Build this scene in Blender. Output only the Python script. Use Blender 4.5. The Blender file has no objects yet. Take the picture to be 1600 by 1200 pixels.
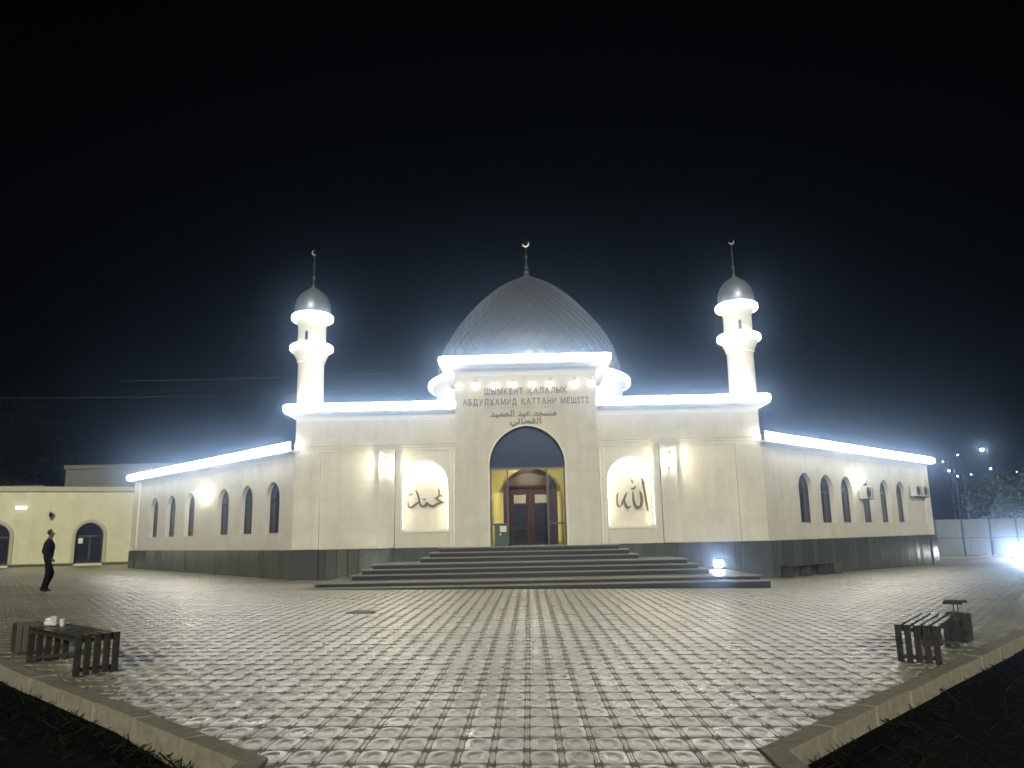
import bpy, bmesh, math, random
from mathutils import Vector, Matrix, noise
from mathutils.geometry import tessellate_polygon
random.seed(7)
R = math.radians
sc = bpy.context.scene
COL = sc.collection

# ------------------------------------------------------------------ camera
PITCH, ROLL, YAW, EYE = R(11.2), R(1.15), R(1.0), 1.6
cam_d = bpy.data.cameras.new('camera')
cam_d.sensor_width = 36.0
cam_d.lens = 27.0
cam_d.clip_start = 0.05
cam_d.clip_end = 2000
cam = bpy.data.objects.new('camera', cam_d)
COL.objects.link(cam)
fw = Vector((-math.sin(YAW) * math.cos(PITCH), math.cos(YAW) * math.cos(PITCH), math.sin(PITCH)))
rt = Vector((math.cos(YAW), math.sin(YAW), 0))
up = rt.cross(fw)
r2 = rt * math.cos(ROLL) - up * math.sin(ROLL)
u2 = up * math.cos(ROLL) + rt * math.sin(ROLL)
M = Matrix((r2, u2, -fw)).transposed().to_4x4()
M.translation = Vector((0, 0, EYE))
cam.matrix_world = M
sc.camera = cam

# ------------------------------------------------------------------ sky, front fill light, exposure
SUN_EL, SUN_ROT = R(18), R(179)
world = bpy.data.worlds.new('World')
sc.world = world
world.use_nodes = True
wn = world.node_tree
sky = wn.nodes.new('ShaderNodeTexSky')
sky.sky_type = 'NISHITA'
sky.sun_disc = False
sky.sun_elevation = SUN_EL
sky.sun_rotation = SUN_ROT
bg = wn.nodes['Background']
wn.links.new(sky.outputs[0], bg.inputs['Color'])
bg.inputs['Strength'].default_value = 0.00002
sun_d = bpy.data.lights.new('sun', 'SUN')  # added fill, stands in for unseen street lamps behind the viewer
sun_d.energy = 3.2
sun_d.angle = R(4)
sun_d.color = (1.0, 0.93, 0.74)
sun = bpy.data.objects.new('sun', sun_d)
COL.objects.link(sun)
# shines from behind the viewer (slightly to the right) towards the building
dirv = Vector((math.sin(SUN_ROT) * math.cos(SUN_EL), math.cos(SUN_ROT) * math.cos(SUN_EL), math.sin(SUN_EL)))
sun.rotation_euler = dirv.to_track_quat('Z', 'Y').to_euler()
sun.location = dirv * 60
vs = sc.view_settings
vs.view_transform = 'Standard'
vs.look = 'None'
vs.exposure = 0.1
vs.gamma = 1.0
vs.use_curve_mapping = False
sc.cycles.use_denoising = True
sc.cycles.max_bounces = 6
sc.cycles.diffuse_bounces = 3
sc.cycles.glossy_bounces = 3
sc.cycles.transmission_bounces = 3
sc.cycles.volume_bounces = 0
sc.cycles.sample_clamp_indirect = 4.0
sc.cycles.caustics_reflective = False
sc.cycles.caustics_refractive = False

LED = 28.0      # cornice light strips
WARM = (1.0, 0.86, 0.58)
COOL = (1.0, 0.985, 0.94)

# ------------------------------------------------------------------ materials
def nt(name):
    m = bpy.data.materials.new(name)
    m.use_nodes = True
    return m, m.node_tree, m.node_tree.nodes['Principled BSDF']

def surf(name, c, rough=0.6, metal=0.0, var=0.12, scale=3.0, bump=0.0, bscale=60.0, rvar=0.0, spec=0.5, world_pos=False):
    m, t, b = nt(name)
    N = t.nodes
    co = N.new('ShaderNodeNewGeometry') if world_pos else N.new('ShaderNodeTexCoord')
    src = co.outputs['Position'] if world_pos else co.outputs['Object']
    n = N.new('ShaderNodeTexNoise'); n.inputs['Scale'].default_value = scale
    n.inputs['Detail'].default_value = 6; n.inputs['Roughness'].default_value = 0.65
    t.links.new(src, n.inputs['Vector'])
    r = N.new('ShaderNodeMapRange')
    r.inputs['From Min'].default_value = 0.25; r.inputs['From Max'].default_value = 0.75
    r.inputs['To Min'].default_value = 1 - var; r.inputs['To Max'].default_value = 1 + var
    t.links.new(n.outputs['Fac'], r.inputs['Value'])
    v = N.new('ShaderNodeVectorMath'); v.operation = 'SCALE'
    v.inputs[0].default_value = c
    t.links.new(r.outputs['Result'], v.inputs['Scale'])
    t.links.new(v.outputs[0], b.inputs['Base Color'])
    b.inputs['Roughness'].default_value = rough
    b.inputs['Metallic'].default_value = metal
    b.inputs['Specular IOR Level'].default_value = spec
    if rvar:
        r2_ = N.new('ShaderNodeMapRange')
        r2_.inputs['From Min'].default_value = 0.3; r2_.inputs['From Max'].default_value = 0.7
        r2_.inputs['To Min'].default_value = rough - rvar; r2_.inputs['To Max'].default_value = rough + rvar
        t.links.new(n.outputs['Fac'], r2_.inputs['Value'])
        t.links.new(r2_.outputs['Result'], b.inputs['Roughness'])
    if bump:
        n2 = N.new('ShaderNodeTexNoise'); n2.inputs['Scale'].default_value = bscale
        n2.inputs['Detail'].default_value = 4
        t.links.new(src, n2.inputs['Vector'])
        bp = N.new('ShaderNodeBump'); bp.inputs['Strength'].default_value = bump
        bp.inputs['Distance'].default_value = 0.02
        t.links.new(n2.outputs['Fac'], bp.inputs['Height'])
        t.links.new(bp.outputs['Normal'], b.inputs['Normal'])
    return m

def emit(name, c, s):
    m, t, b = nt(name)
    b.inputs['Base Color'].default_value = (0.8, 0.8, 0.8, 1)
    b.inputs['Emission Color'].default_value = (*c, 1)
    b.inputs['Emission Strength'].default_value = s
    return m

def facade_mat(name, c, c2, sw=1.05, sh=0.62, bump=0.25):
    """cut-stone cladding: big slabs with fine joints; x runs along |X|+Y so it turns the corners"""
    m, t, b = nt(name)
    N, L = t.nodes, t.links
    g = N.new('ShaderNodeNewGeometry')
    s = N.new('ShaderNodeSeparateXYZ'); L.new(g.outputs['Position'], s.inputs[0])
    a = N.new('ShaderNodeMath'); a.operation = 'ABSOLUTE'; L.new(s.outputs['X'], a.inputs[0])
    ad = N.new('ShaderNodeMath'); ad.operation = 'ADD'; L.new(a.outputs[0], ad.inputs[0]); L.new(s.outputs['Y'], ad.inputs[1])
    cb = N.new('ShaderNodeCombineXYZ'); L.new(ad.outputs[0], cb.inputs['X']); L.new(s.outputs['Z'], cb.inputs['Y'])
    br = N.new('ShaderNodeTexBrick')
    L.new(cb.outputs[0], br.inputs['Vector'])
    br.inputs['Scale'].default_value = 1.0
    br.inputs['Brick Width'].default_value = sw
    br.inputs['Row Height'].default_value = sh
    br.inputs['Mortar Size'].default_value = 0.0065
    br.inputs['Mortar Smooth'].default_value = 0.4
    br.inputs['Color1'].default_value = (*c, 1)
    br.inputs['Color2'].default_value = (*c2, 1)
    br.inputs['Mortar'].default_value = (c[0] * 0.86, c[1] * 0.85, c[2] * 0.82, 1)
    n = N.new('ShaderNodeTexNoise'); n.inputs['Scale'].default_value = 1.3; n.inputs['Detail'].default_value = 8
    n.inputs['Roughness'].default_value = 0.7
    L.new(g.outputs['Position'], n.inputs['Vector'])
    r = N.new('ShaderNodeMapRange'); r.inputs['From Min'].default_value = 0.3; r.inputs['From Max'].default_value = 0.7
    r.inputs['To Min'].default_value = 0.86; r.inputs['To Max'].default_value = 1.06
    L.new(n.outputs['Fac'], r.inputs['Value'])
    v = N.new('ShaderNodeVectorMath'); v.operation = 'SCALE'
    L.new(br.outputs['Color'], v.inputs[0]); L.new(r.outputs['Result'], v.inputs['Scale'])
    L.new(v.outputs[0], b.inputs['Base Color'])
    mp = N.new('ShaderNodeMapping'); mp.inputs['Scale'].default_value = (3.2, 0.10, 1.0)
    L.new(cb.outputs[0], mp.inputs['Vector'])
    ns = N.new('ShaderNodeTexNoise'); ns.inputs['Scale'].default_value = 1.0; ns.inputs['Detail'].default_value = 6; ns.inputs['Roughness'].default_value = 0.7
    L.new(mp.outputs[0], ns.inputs['Vector'])
    rk = N.new('ShaderNodeMapRange'); rk.inputs['From Min'].default_value = 0.25; rk.inputs['From Max'].default_value = 0.6
    rk.inputs['To Min'].default_value = 0.86; rk.inputs['To Max'].default_value = 1.0
    L.new(ns.outputs['Fac'], rk.inputs['Value'])
    v2 = N.new('ShaderNodeVectorMath'); v2.operation = 'SCALE'
    L.new(v.outputs[0], v2.inputs[0]); L.new(rk.outputs[0], v2.inputs['Scale'])
    L.new(v2.outputs[0], b.inputs['Base Color'])
    b.inputs['Roughness'].default_value = 0.75
    b.inputs['Specular IOR Level'].default_value = 0.25
    bp = N.new('ShaderNodeBump'); bp.inputs['Strength'].default_value = bump; bp.inputs['Distance'].default_value = 0.01
    bp.invert = True
    L.new(br.outputs['Fac'], bp.inputs['Height']); L.new(bp.outputs['Normal'], b.inputs['Normal'])
    return m

TX, TY, TX0, TY0 = 0.255, 0.366, -0.0505, 6.09     # paving module
def tile_mat():
    m, t, b = nt('paving_concrete')
    N, L = t.nodes, t.links
    g = N.new('ShaderNodeNewGeometry')
    mp = N.new('ShaderNodeMapping'); mp.vector_type = 'POINT'
    mp.inputs['Scale'].default_value = (1 / TX, 1 / TY, 0)
    mp.inputs['Location'].default_value = (-TX0 / TX + 0.0, -(TY0 - TY / 2) / TY, 0)
    L.new(g.outputs['Position'], mp.inputs['Vector'])
    fl = N.new('ShaderNodeVectorMath'); fl.operation = 'FLOOR'; L.new(mp.outputs[0], fl.inputs[0])
    wn_ = N.new('ShaderNodeTexWhiteNoise'); wn_.noise_dimensions = '2D'; L.new(fl.outputs[0], wn_.inputs['Vector'])
    n = N.new('ShaderNodeTexNoise'); n.inputs['Scale'].default_value = 0.9; n.inputs['Detail'].default_value = 8
    n.inputs['Roughness'].default_value = 0.7
    L.new(g.outputs['Position'], n.inputs['Vector'])
    cr = N.new('ShaderNodeValToRGB')
    cr.color_ramp.elements[0].position = 0.0; cr.color_ramp.elements[0].color = (0.35, 0.34, 0.255, 1)
    cr.color_ramp.elements[1].position = 1.0; cr.color_ramp.elements[1].color = (0.44, 0.425, 0.32, 1)
    e = cr.color_ramp.elements.new(0.08); e.color = (0.34, 0.355, 0.265, 1)
    e = cr.color_ramp.elements.new(0.93); e.color = (0.43, 0.40, 0.30, 1)
    L.new(wn_.outputs['Value'], cr.inputs['Fac'])
    r = N.new('ShaderNodeMapRange'); r.inputs['From Min'].default_value = 0.3; r.inputs['From Max'].default_value = 0.7
    r.inputs['To Min'].default_value = 0.72; r.inputs['To Max'].default_value = 1.12
    L.new(n.outputs['Fac'], r.inputs['Value'])
    v = N.new('ShaderNodeVectorMath'); v.operation = 'SCALE'
    L.new(cr.outputs['Color'], v.inputs[0]); L.new(r.outputs['Result'], v.inputs['Scale'])
    st_ = N.new('ShaderNodeTexNoise'); st_.inputs['Scale'].default_value = 0.33; st_.inputs['Detail'].default_value = 7; st_.inputs['Roughness'].default_value = 0.62
    L.new(g.outputs['Position'], st_.inputs['Vector'])
    sr = N.new('ShaderNodeMapRange'); sr.inputs['From Min'].default_value = 0.36; sr.inputs['From Max'].default_value = 0.56
    sr.inputs['To Min'].default_value = 0.72; sr.inputs['To Max'].default_value = 1.0
    L.new(st_.outputs['Fac'], sr.inputs['Value'])
    v3 = N.new('ShaderNodeVectorMath'); v3.operation = 'SCALE'
    L.new(v.outputs[0], v3.inputs[0]); L.new(sr.outputs[0], v3.inputs['Scale'])
    L.new(v3.outputs[0], b.inputs['Base Color'])
    rr = N.new('ShaderNodeMapRange'); rr.inputs['To Min'].default_value = 0.30; rr.inputs['To Max'].default_value = 0.40
    L.new(wn_.outputs['Value'], rr.inputs['Value'])
    n3 = N.new('ShaderNodeTexNoise'); n3.inputs['Scale'].default_value = 7; n3.inputs['Detail'].default_value = 5
    L.new(g.outputs['Position'], n3.inputs['Vector'])
    rs = N.new('ShaderNodeMapRange'); rs.inputs['From Min'].default_value = 0.3; rs.inputs['From Max'].default_value = 0.7
    rs.inputs['To Min'].default_value = -0.06; rs.inputs['To Max'].default_value = 0.08
    L.new(n3.outputs['Fac'], rs.inputs['Value'])
    ad = N.new('ShaderNodeMath'); ad.operation = 'ADD'; L.new(rr.outputs[0], ad.inputs[0]); L.new(rs.outputs[0], ad.inputs[1])
    L.new(ad.outputs[0], b.inputs['Roughness'])
    b.inputs['Specular IOR Level'].default_value = 0.8
    b.inputs['Coat Weight'].default_value = 0.72
    b.inputs['Coat Roughness'].default_value = 0.22
    L.new(ad.outputs[0], b.inputs['Coat Roughness'])
    n2 = N.new('ShaderNodeTexNoise'); n2.inputs['Scale'].default_value = 45; n2.inputs['Detail'].default_value = 4
    L.new(g.outputs['Position'], n2.inputs['Vector'])
    bp = N.new('ShaderNodeBump'); bp.inputs['Strength'].default_value = 0.22; bp.inputs['Distance'].default_value = 0.01
    L.new(n2.outputs['Fac'], bp.inputs['Height']); L.new(bp.outputs['Normal'], b.inputs['Normal'])
    return m

def far_paving_mat():
    m, t, b = nt('far_paving')
    N, L = t.nodes, t.links
    g = N.new('ShaderNodeNewGeometry')
    br = N.new('ShaderNodeTexBrick'); br.offset = 0.0
    L.new(g.outputs['Position'], br.inputs['Vector'])
    br.inputs['Scale'].default_value = 1; br.inputs['Brick Width'].default_value = TX
    br.inputs['Row Height'].default_value = TY; br.inputs['Mortar Size'].default_value = 0.012
    br.inputs['Color1'].default_value = (0.40, 0.38, 0.26, 1); br.inputs['Color2'].default_value = (0.47, 0.44, 0.30, 1)
    br.inputs['Mortar'].default_value = (0.09, 0.085, 0.07, 1)
    L.new(br.outputs['Color'], b.inputs['Base Color'])
    n = N.new('ShaderNodeTexNoise'); n.inputs['Scale'].default_value = 3; n.inputs['Detail'].default_value = 6
    L.new(g.outputs['Position'], n.inputs['Vector'])
    r = N.new('ShaderNodeMapRange'); r.inputs['To Min'].default_value = 0.35; r.inputs['To Max'].default_value = 0.65
    L.new(n.outputs['Fac'], r.inputs['Value']); L.new(r.outputs[0], b.inputs['Roughness'])
    b.inputs['Coat Weight'].default_value = 0.6; b.inputs['Coat Roughness'].default_value = 0.35
    bp = N.new('ShaderNodeBump'); bp.inputs['Strength'].default_value = 0.5; bp.inputs['Distance'].default_value = 0.02
    L.new(n.outputs['Fac'], bp.inputs['Height']); L.new(bp.outputs['Normal'], b.inputs['Normal'])
    return m

def glass_mat(name, tint, rough=0.05):
    m, t, b = nt(name)
    b.inputs['Base Color'].default_value = (*tint, 1)
    b.inputs['Roughness'].default_value = rough
    b.inputs['Specular IOR Level'].default_value = 0.6
    return m

def clear_glass(name):
    m, t, b = nt(name)
    N, L = t.nodes, t.links
    tr = N.new('ShaderNodeBsdfTransparent'); gl = N.new('ShaderNodeBsdfGlossy')
    gl.inputs['Roughness'].default_value = 0.03
    mx = N.new('ShaderNodeMixShader'); mx.inputs[0].default_value = 0.035
    L.new(tr.outputs[0], mx.inputs[1]); L.new(gl.outputs[0], mx.inputs[2])
    L.new(mx.outputs[0], N['Material Output'].inputs['Surface'])
    return m

def leaf_mat(name, c):
    m, t, b = nt(name)
    N, L = t.nodes, t.links
    g = N.new('ShaderNodeNewGeometry')
    n = N.new('ShaderNodeTexNoise'); n.inputs['Scale'].default_value = 1.2
    L.new(g.outputs['Position'], n.inputs['Vector'])
    r = N.new('ShaderNodeMapRange'); r.inputs['To Min'].default_value = 0.5; r.inputs['To Max'].default_value = 1.5
    L.new(n.outputs['Fac'], r.inputs['Value'])
    v = N.new('ShaderNodeVectorMath'); v.operation = 'SCALE'; v.inputs[0].default_value = c
    L.new(r.outputs[0], v.inputs['Scale']); L.new(v.outputs[0], b.inputs['Base Color'])
    b.inputs['Roughness'].default_value = 0.7
    b.inputs['Specular IOR Level'].default_value = 0.08
    return m

MT = {
 'stone': facade_mat('cream_cladding', (0.72, 0.69, 0.60), (0.69, 0.66, 0.57), 1.05, 0.62, 0.12),
 'trim': surf('white_plaster_trim', (0.76, 0.74, 0.68), 0.6, var=0.05, bump=0.08, world_pos=True),
 'granite': surf('dark_granite', (0.080, 0.088, 0.074), 0.12, var=0.35, scale=14, rvar=0.05, spec=0.6, world_pos=True),
 'joint': surf('dark_joint', (0.022, 0.022, 0.02), 0.8, world_pos=True),
 'bed': surf('sandy_bedding', (0.25, 0.24, 0.19), 0.85, var=0.3, world_pos=True),
 'tread': surf('granite_tread_sheen', (0.20, 0.20, 0.185), 0.36, var=0.25, scale=10, rvar=0.1, bump=0.05, world_pos=True),  # paler than the risers: grazing reflections put into the colour
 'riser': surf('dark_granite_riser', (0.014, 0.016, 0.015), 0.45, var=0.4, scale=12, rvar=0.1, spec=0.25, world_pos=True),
 'tile': tile_mat(),
 'farpave': far_paving_mat(),
 'kerbtop': surf('kerb_concrete', (0.29, 0.27, 0.20), 0.8, var=0.3, scale=9, bump=0.4, bscale=40, world_pos=True),
 'soil': surf('lawn_soil', (0.007, 0.006, 0.0045), 0.95, spec=0.05, var=0.5, scale=5, bump=0.8, bscale=14, world_pos=True),
 'ground': surf('ground_earth', (0.035, 0.032, 0.025), 0.9, var=0.3, scale=0.5, world_pos=True),
 'grass': surf('grass_blades', (0.010, 0.012, 0.006), 0.9, var=0.4, scale=3, spec=0.05, world_pos=True),
 'dome': surf('dome_sheet_metal', (0.21, 0.235, 0.265), 0.52, 0.65, var=0.12, scale=2.5, rvar=0.06, world_pos=True),
 'domecap': surf('dome_cap_metal', (0.28, 0.31, 0.34), 0.45, 0.6, var=0.1, world_pos=True),
 'finial': surf('finial_metal', (0.13, 0.13, 0.125), 0.4, 0.9, var=0.05),
 'led': emit('light_strip', COOL, LED),
 'ledring': emit('light_ring', COOL, LED * 0.34),
 'lantern_metal': surf('lantern_metal', (0.45, 0.42, 0.35), 0.4, 0.2, var=0.1),  # dark fixture coloured pale so it blends into the lamp's bloom
 'lantern_glass': emit('lantern_glass', (1.0, 0.9, 0.68), 150.0),
 'niche_led': emit('niche_light', (1.0, 0.92, 0.72), 46.0),
 'spot': emit('spot_lens', (1.0, 0.96, 0.86), 11.0),
 'flood': emit('flood_lens', (1.0, 1.0, 0.97), 200.0),
 'glare': emit('glaring_lens', (1.0, 1.0, 0.97), 430.0),
 'porch_lamp': emit('porch_lamp', (1.0, 0.95, 0.72), 130.0),
 'bracket': surf('black_iron', (0.02, 0.02, 0.02), 0.45, 0.6, var=0.1),
 'bronze': surf('bronze_letters', (0.085, 0.072, 0.045), 0.35, 0.7, var=0.25, scale=8),
 'letter': surf('grey_metal_letters', (0.105, 0.10, 0.085), 0.45, 0.3, var=0.15),
 'darkglass': glass_mat('dark_glass', (0.016, 0.018, 0.026)),
 'tymp': glass_mat('blue_tinted_glass', (0.028, 0.034, 0.065), 0.12),
 'clear': clear_glass('clear_glass'),
 'frame': surf('dark_window_frame', (0.035, 0.024, 0.02), 0.4, var=0.2),
 'wood': surf('brown_door_wood', (0.026, 0.008, 0.007), 0.45, spec=0.15, var=0.35, scale=6, rvar=0.08),
 'yellow': surf('yellow_plaster', (0.76, 0.66, 0.17), 0.6, var=0.05, world_pos=True),
 'paper': surf('white_paper', (0.8, 0.8, 0.76), 0.7, var=0.03),
 'green': surf('green_painted_box', (0.008, 0.05, 0.03), 0.5, var=0.1),
 'annex': facade_mat('annex_plaster', (0.83, 0.80, 0.55), (0.81, 0.78, 0.535), 1.2, 0.6, 0.12),
 'annextrim': surf('annex_trim', (0.50, 0.475, 0.32), 0.7, var=0.08, world_pos=True),
 'annexbase': surf('annex_base', (0.10, 0.095, 0.05), 0.7, var=0.2, world_pos=True),
 'block': surf('grey_render', (0.17, 0.17, 0.145), 0.85, var=0.2, scale=0.8, bump=0.2, bscale=8, world_pos=True),
 'slat': surf('bench_wood', (0.036, 0.034, 0.028), 0.30, var=0.3, scale=7, rvar=0.1, bump=0.1, bscale=30),
 'binwood': surf('bin_metal', (0.05, 0.05, 0.045), 0.5, var=0.2),
 'binplate': surf('bin_side_plate', (0.11, 0.095, 0.08), 0.5, var=0.15),
 'iron': surf('manhole_iron', (0.03, 0.03, 0.028), 0.55, 0.5, var=0.3, scale=30, bump=0.4, bscale=120),
 'bag': surf('white_plastic', (0.75, 0.76, 0.74), 0.35, var=0.05),
 'ac': surf('ac_casing', (0.62, 0.60, 0.54), 0.5, var=0.05),
 'acdark': surf('ac_grille', (0.03, 0.03, 0.03), 0.5),
 'fence': surf('fence_sheet', (0.20, 0.235, 0.255), 0.5, 0.2, var=0.12, scale=1.5, rvar=0.1, world_pos=True),
 'post': surf('fence_post', (0.06, 0.07, 0.075), 0.5, 0.3),
 'bark': surf('tree_bark', (0.055, 0.045, 0.032), 0.9, bump=0.5, bscale=20),
 'leafR': leaf_mat('leaves_pale', (0.075, 0.11, 0.065)),
 'leafL': leaf_mat('leaves_dark', (0.007, 0.009, 0.006)),
 'skin': surf('skin', (0.13, 0.085, 0.06), 0.55, var=0.06),
 'hair': surf('hair', (0.012, 0.010, 0.008), 0.6),
 'shirt': surf('dark_tshirt', (0.010, 0.010, 0.012), 0.95, spec=0.1, var=0.2, scale=8, bump=0.3, bscale=18),
 'trouser': surf('black_trousers', (0.007, 0.006, 0.005), 0.95, spec=0.1, var=0.2, scale=8, bump=0.3, bscale=18),
 'shoe': surf('dark_shoes', (0.028, 0.022, 0.014), 0.5),
 'lamp_far': emit('far_lamp', (0.93, 0.98, 1.0), 110.0),
 'lamp_far_big': emit('far_lamp_big', (1.0, 0.98, 0.94), 240.0),
 'annex_lamp': emit('annex_lamp', (1.0, 0.97, 0.82), 12.0),
 'cable': surf('cable_sheath', (0.10, 0.10, 0.11), 0.5),
}

# ------------------------------------------------------------------ mesh helpers
def g(x):
    """the forecourt falls gently towards the right"""
    return -0.014 * max(-22.0, min(22.0, x))

class MB:
    def __init__(s): s.v, s.f, s.m = [], [], []
    def add(s, vs, fs, mi=0):
        o = len(s.v); s.v += [tuple(p) for p in vs]
        for f in fs: s.f.append([i + o for i in f]); s.m.append(mi)
        return s
    def box(s, x0, x1, y0, y1, z0, z1, T=None, mi=0):
        P = [(x, y, z) for z in (z0, z1) for y in (y0, y1) for x in (x0, x1)]
        if T: P = [T(*p) for p in P]
        return s.add(P, [(0, 2, 3, 1), (4, 5, 7, 6), (0, 1, 5, 4), (2, 6, 7, 3), (0, 4, 6, 2), (1, 3, 7, 5)], mi)
    def obox(s, c, sx, sy, sz, rz=0, mi=0):
        ca, sa = math.cos(rz), math.sin(rz)
        T = lambda x, y, z: (c[0] + x * ca - y * sa, c[1] + x * sa + y * ca, c[2] + z)
        return s.box(-sx / 2, sx / 2, -sy / 2, sy / 2, 0, sz, T, mi)
    def lathe(s, prof, c, seg=24, mi=0, caps=True):
        n = len(prof); V = []
        for k in range(seg):
            a = 2 * math.pi * k / seg
            for r, z in prof: V.append((c[0] + r * math.cos(a), c[1] + r * math.sin(a), c[2] + z))
        F = []
        for k in range(seg):
            k2 = (k + 1) % seg
            for i in range(n - 1): F.append((k * n + i, k2 * n + i, k2 * n + i + 1, k * n + i + 1))
        if caps:
            F.append([k * n for k in range(seg)][::-1]); F.append([k * n + n - 1 for k in range(seg)])
        return s.add(V, F, mi)
    def tube(s, pts, r, seg=8, mi=0):
        pts = [Vector(p) for p in pts]; n = len(pts); V = []
        rr = r if isinstance(r, (list, tuple)) else [r] * n
        for i, p in enumerate(pts):
            d = (pts[min(i + 1, n - 1)] - pts[max(i - 1, 0)]).normalized()
            a = d.cross(Vector((0, 0, 1)))
            if a.length < 1e-3: a = Vector((1, 0, 0))
            a.normalize(); b = d.cross(a)
            for k in range(seg):
                t = 2 * math.pi * k / seg
                V.append(p + (a * math.cos(t) + b * math.sin(t)) * rr[i])
        F = [(i * seg + k, i * seg + (k + 1) % seg, (i + 1) * seg + (k + 1) % seg, (i + 1) * seg + k) for i in range(n - 1) for k in range(seg)]
        F.append(list(range(seg))[::-1]); F.append([(n - 1) * seg + k for k in range(seg)])
        return s.add(V, F, mi)
    def sphere(s, c, r, seg=12, rings=8, sz=1.0, mi=0):
        prof = [(max(1e-4, r * math.sin(math.pi * i / rings)), -r * sz * math.cos(math.pi * i / rings)) for i in range(rings + 1)]
        return s.lathe(prof, c, seg, mi, caps=False)
    def sheet(s, outer, holes, T, mi=0):
        """flat polygon with holes, 2D loops mapped to 3D by T(a, b)"""
        loops = [outer] + holes
        tris = tessellate_polygon([[Vector((p[0], p[1], 0)) for p in l] for l in loops])
        flat = [p for l in loops for p in l]
        return s.add([T(*p) for p in flat], [tuple(t) for t in tris], mi)
    def band(s, loop, T0, T1, mi=0, closed=True):
        n = len(loop)
        V = [T0(*p) for p in loop] + [T1(*p) for p in loop]
        F = [(i, (i + 1) % n, n + (i + 1) % n, n + i) for i in range(n if closed else n - 1)]
        return s.add(V, F, mi)
    def solid(s, outer, holes, Tf, Tb, mi=0):
        s.sheet(outer, holes, Tf, mi); s.sheet(outer, holes, Tb, mi)
        for l in [outer] + holes: s.band(l, Tf, Tb, mi)
        return s
    def sweep(s, prof, path, mi=0, caps=True):
        """profile of (outward, z) swept along a list of (point2d, outward2d) with mitred outward vectors"""
        n = len(prof); V = []
        for (p, o) in path:
            for q, z in prof: V.append((p[0] + o[0] * q, p[1] + o[1] * q, z))
        F = [(i * n + k, (i + 1) * n + k, (i + 1) * n + (k + 1) % n, i * n + (k + 1) % n) for i in range(len(path) - 1) for k in range(n)]
        if caps: F.append(list(range(n))); F.append([(len(path) - 1) * n + k for k in range(n)][::-1])
        return s.add(V, F, mi)
    def mesh(s, name, mats, smooth=False):
        me = bpy.data.meshes.new(name); me.from_pydata(s.v, [], s.f)
        for m in (mats if isinstance(mats, (list, tuple)) else [mats]): me.materials.append(MT[m] if isinstance(m, str) else m)
        me.polygons.foreach_set('material_index', s.m)
        bm = bmesh.new(); bm.from_mesh(me)
        bmesh.ops.remove_doubles(bm, verts=bm.verts, dist=1e-5)
        bmesh.ops.recalc_face_normals(bm, faces=bm.faces); bm.to_mesh(me); bm.free()
        if smooth:
            me.polygons.foreach_set('use_smooth', [True] * len(me.polygons))
            me.set_sharp_from_angle(angle=R(38))
        me.update(); return me
    def build(s, name, mats, parent=None, smooth=False, bevel=0.0):
        return obj(name, s.mesh(name, mats, smooth), parent, bevel)

def obj(name, me, parent=None, bevel=0.0):
    o = bpy.data.objects.new(name, me); COL.objects.link(o)
    if parent is not None:
        o.parent = parent
        o.matrix_parent_inverse = Matrix.Translation(parent.location).inverted() if parent.rotation_euler.z == 0 else Matrix.Identity(4)
    if bevel:
        b = o.modifiers.new('bevel', 'BEVEL'); b.width = bevel; b.segments = 2; b.limit_method = 'ANGLE'; b.angle_limit = R(40)
    return o

def tag(o, label=None, cat=None, group=None, kind=None):
    if label: o['label'] = label
    if cat: o['category'] = cat
    if group: o['group'] = group
    if kind: o['kind'] = kind
    return o

def thing(name, loc, label, cat, group=None, rz=0.0):
    o = bpy.data.objects.new(name, None); COL.objects.link(o)
    o.location = loc; o.rotation_euler = (0, 0, rz); o.empty_display_size = 0.2
    return tag(o, label, cat, group)

def copy_tree(o, parent=None):
    c = o.copy(); COL.objects.link(c)
    if parent is not None: c.parent = parent
    for ch in [x for x in bpy.data.objects if x.parent == o and x is not c]: copy_tree(ch, c)
    return c

def arch(cx, hw, z0, zs, za, n=9):
    """pointed-arch loop"""
    rise = za - zs
    k = max(0.0, (rise * rise - hw * hw) / (2 * hw)); rad = hw + k
    a1 = math.acos(k / rad)
    L = [(cx - hw, z0), (cx + hw, z0)]
    right = [(cx - k + rad * math.cos(a1 * i / n), zs + rise * math.sin(a1 * i / n) / math.sin(a1)) for i in range(n + 1)]
    left = [(2 * cx - x, z) for x, z in right[::-1][1:]]
    return L + right + left

FRONT = lambda y: (lambda a, b: (a, y, b))
S2 = 2 ** -0.5
CX, FY, LW = 9.1, 30.0, 18.0              # corner of the front block, front plane, wing length
def WING(side, o):
    return lambda t, z: (side * (CX + (t + o) * S2), FY + (t - o) * S2, z)
def WING3(side):
    return lambda t, o, z: (side * (CX + (t + o) * S2), FY + (t - o) * S2, z)

# ------------------------------------------------------------------ ground, forecourt, lawns, kerbs
gr = MB(); gr.add([(-400, -400, -0.75), (400, -400, -0.75), (400, 400, -0.75), (-400, 400, -0.75)], [(0, 1, 2, 3)])
tag(gr.build('ground', 'ground'), kind='structure')

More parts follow.
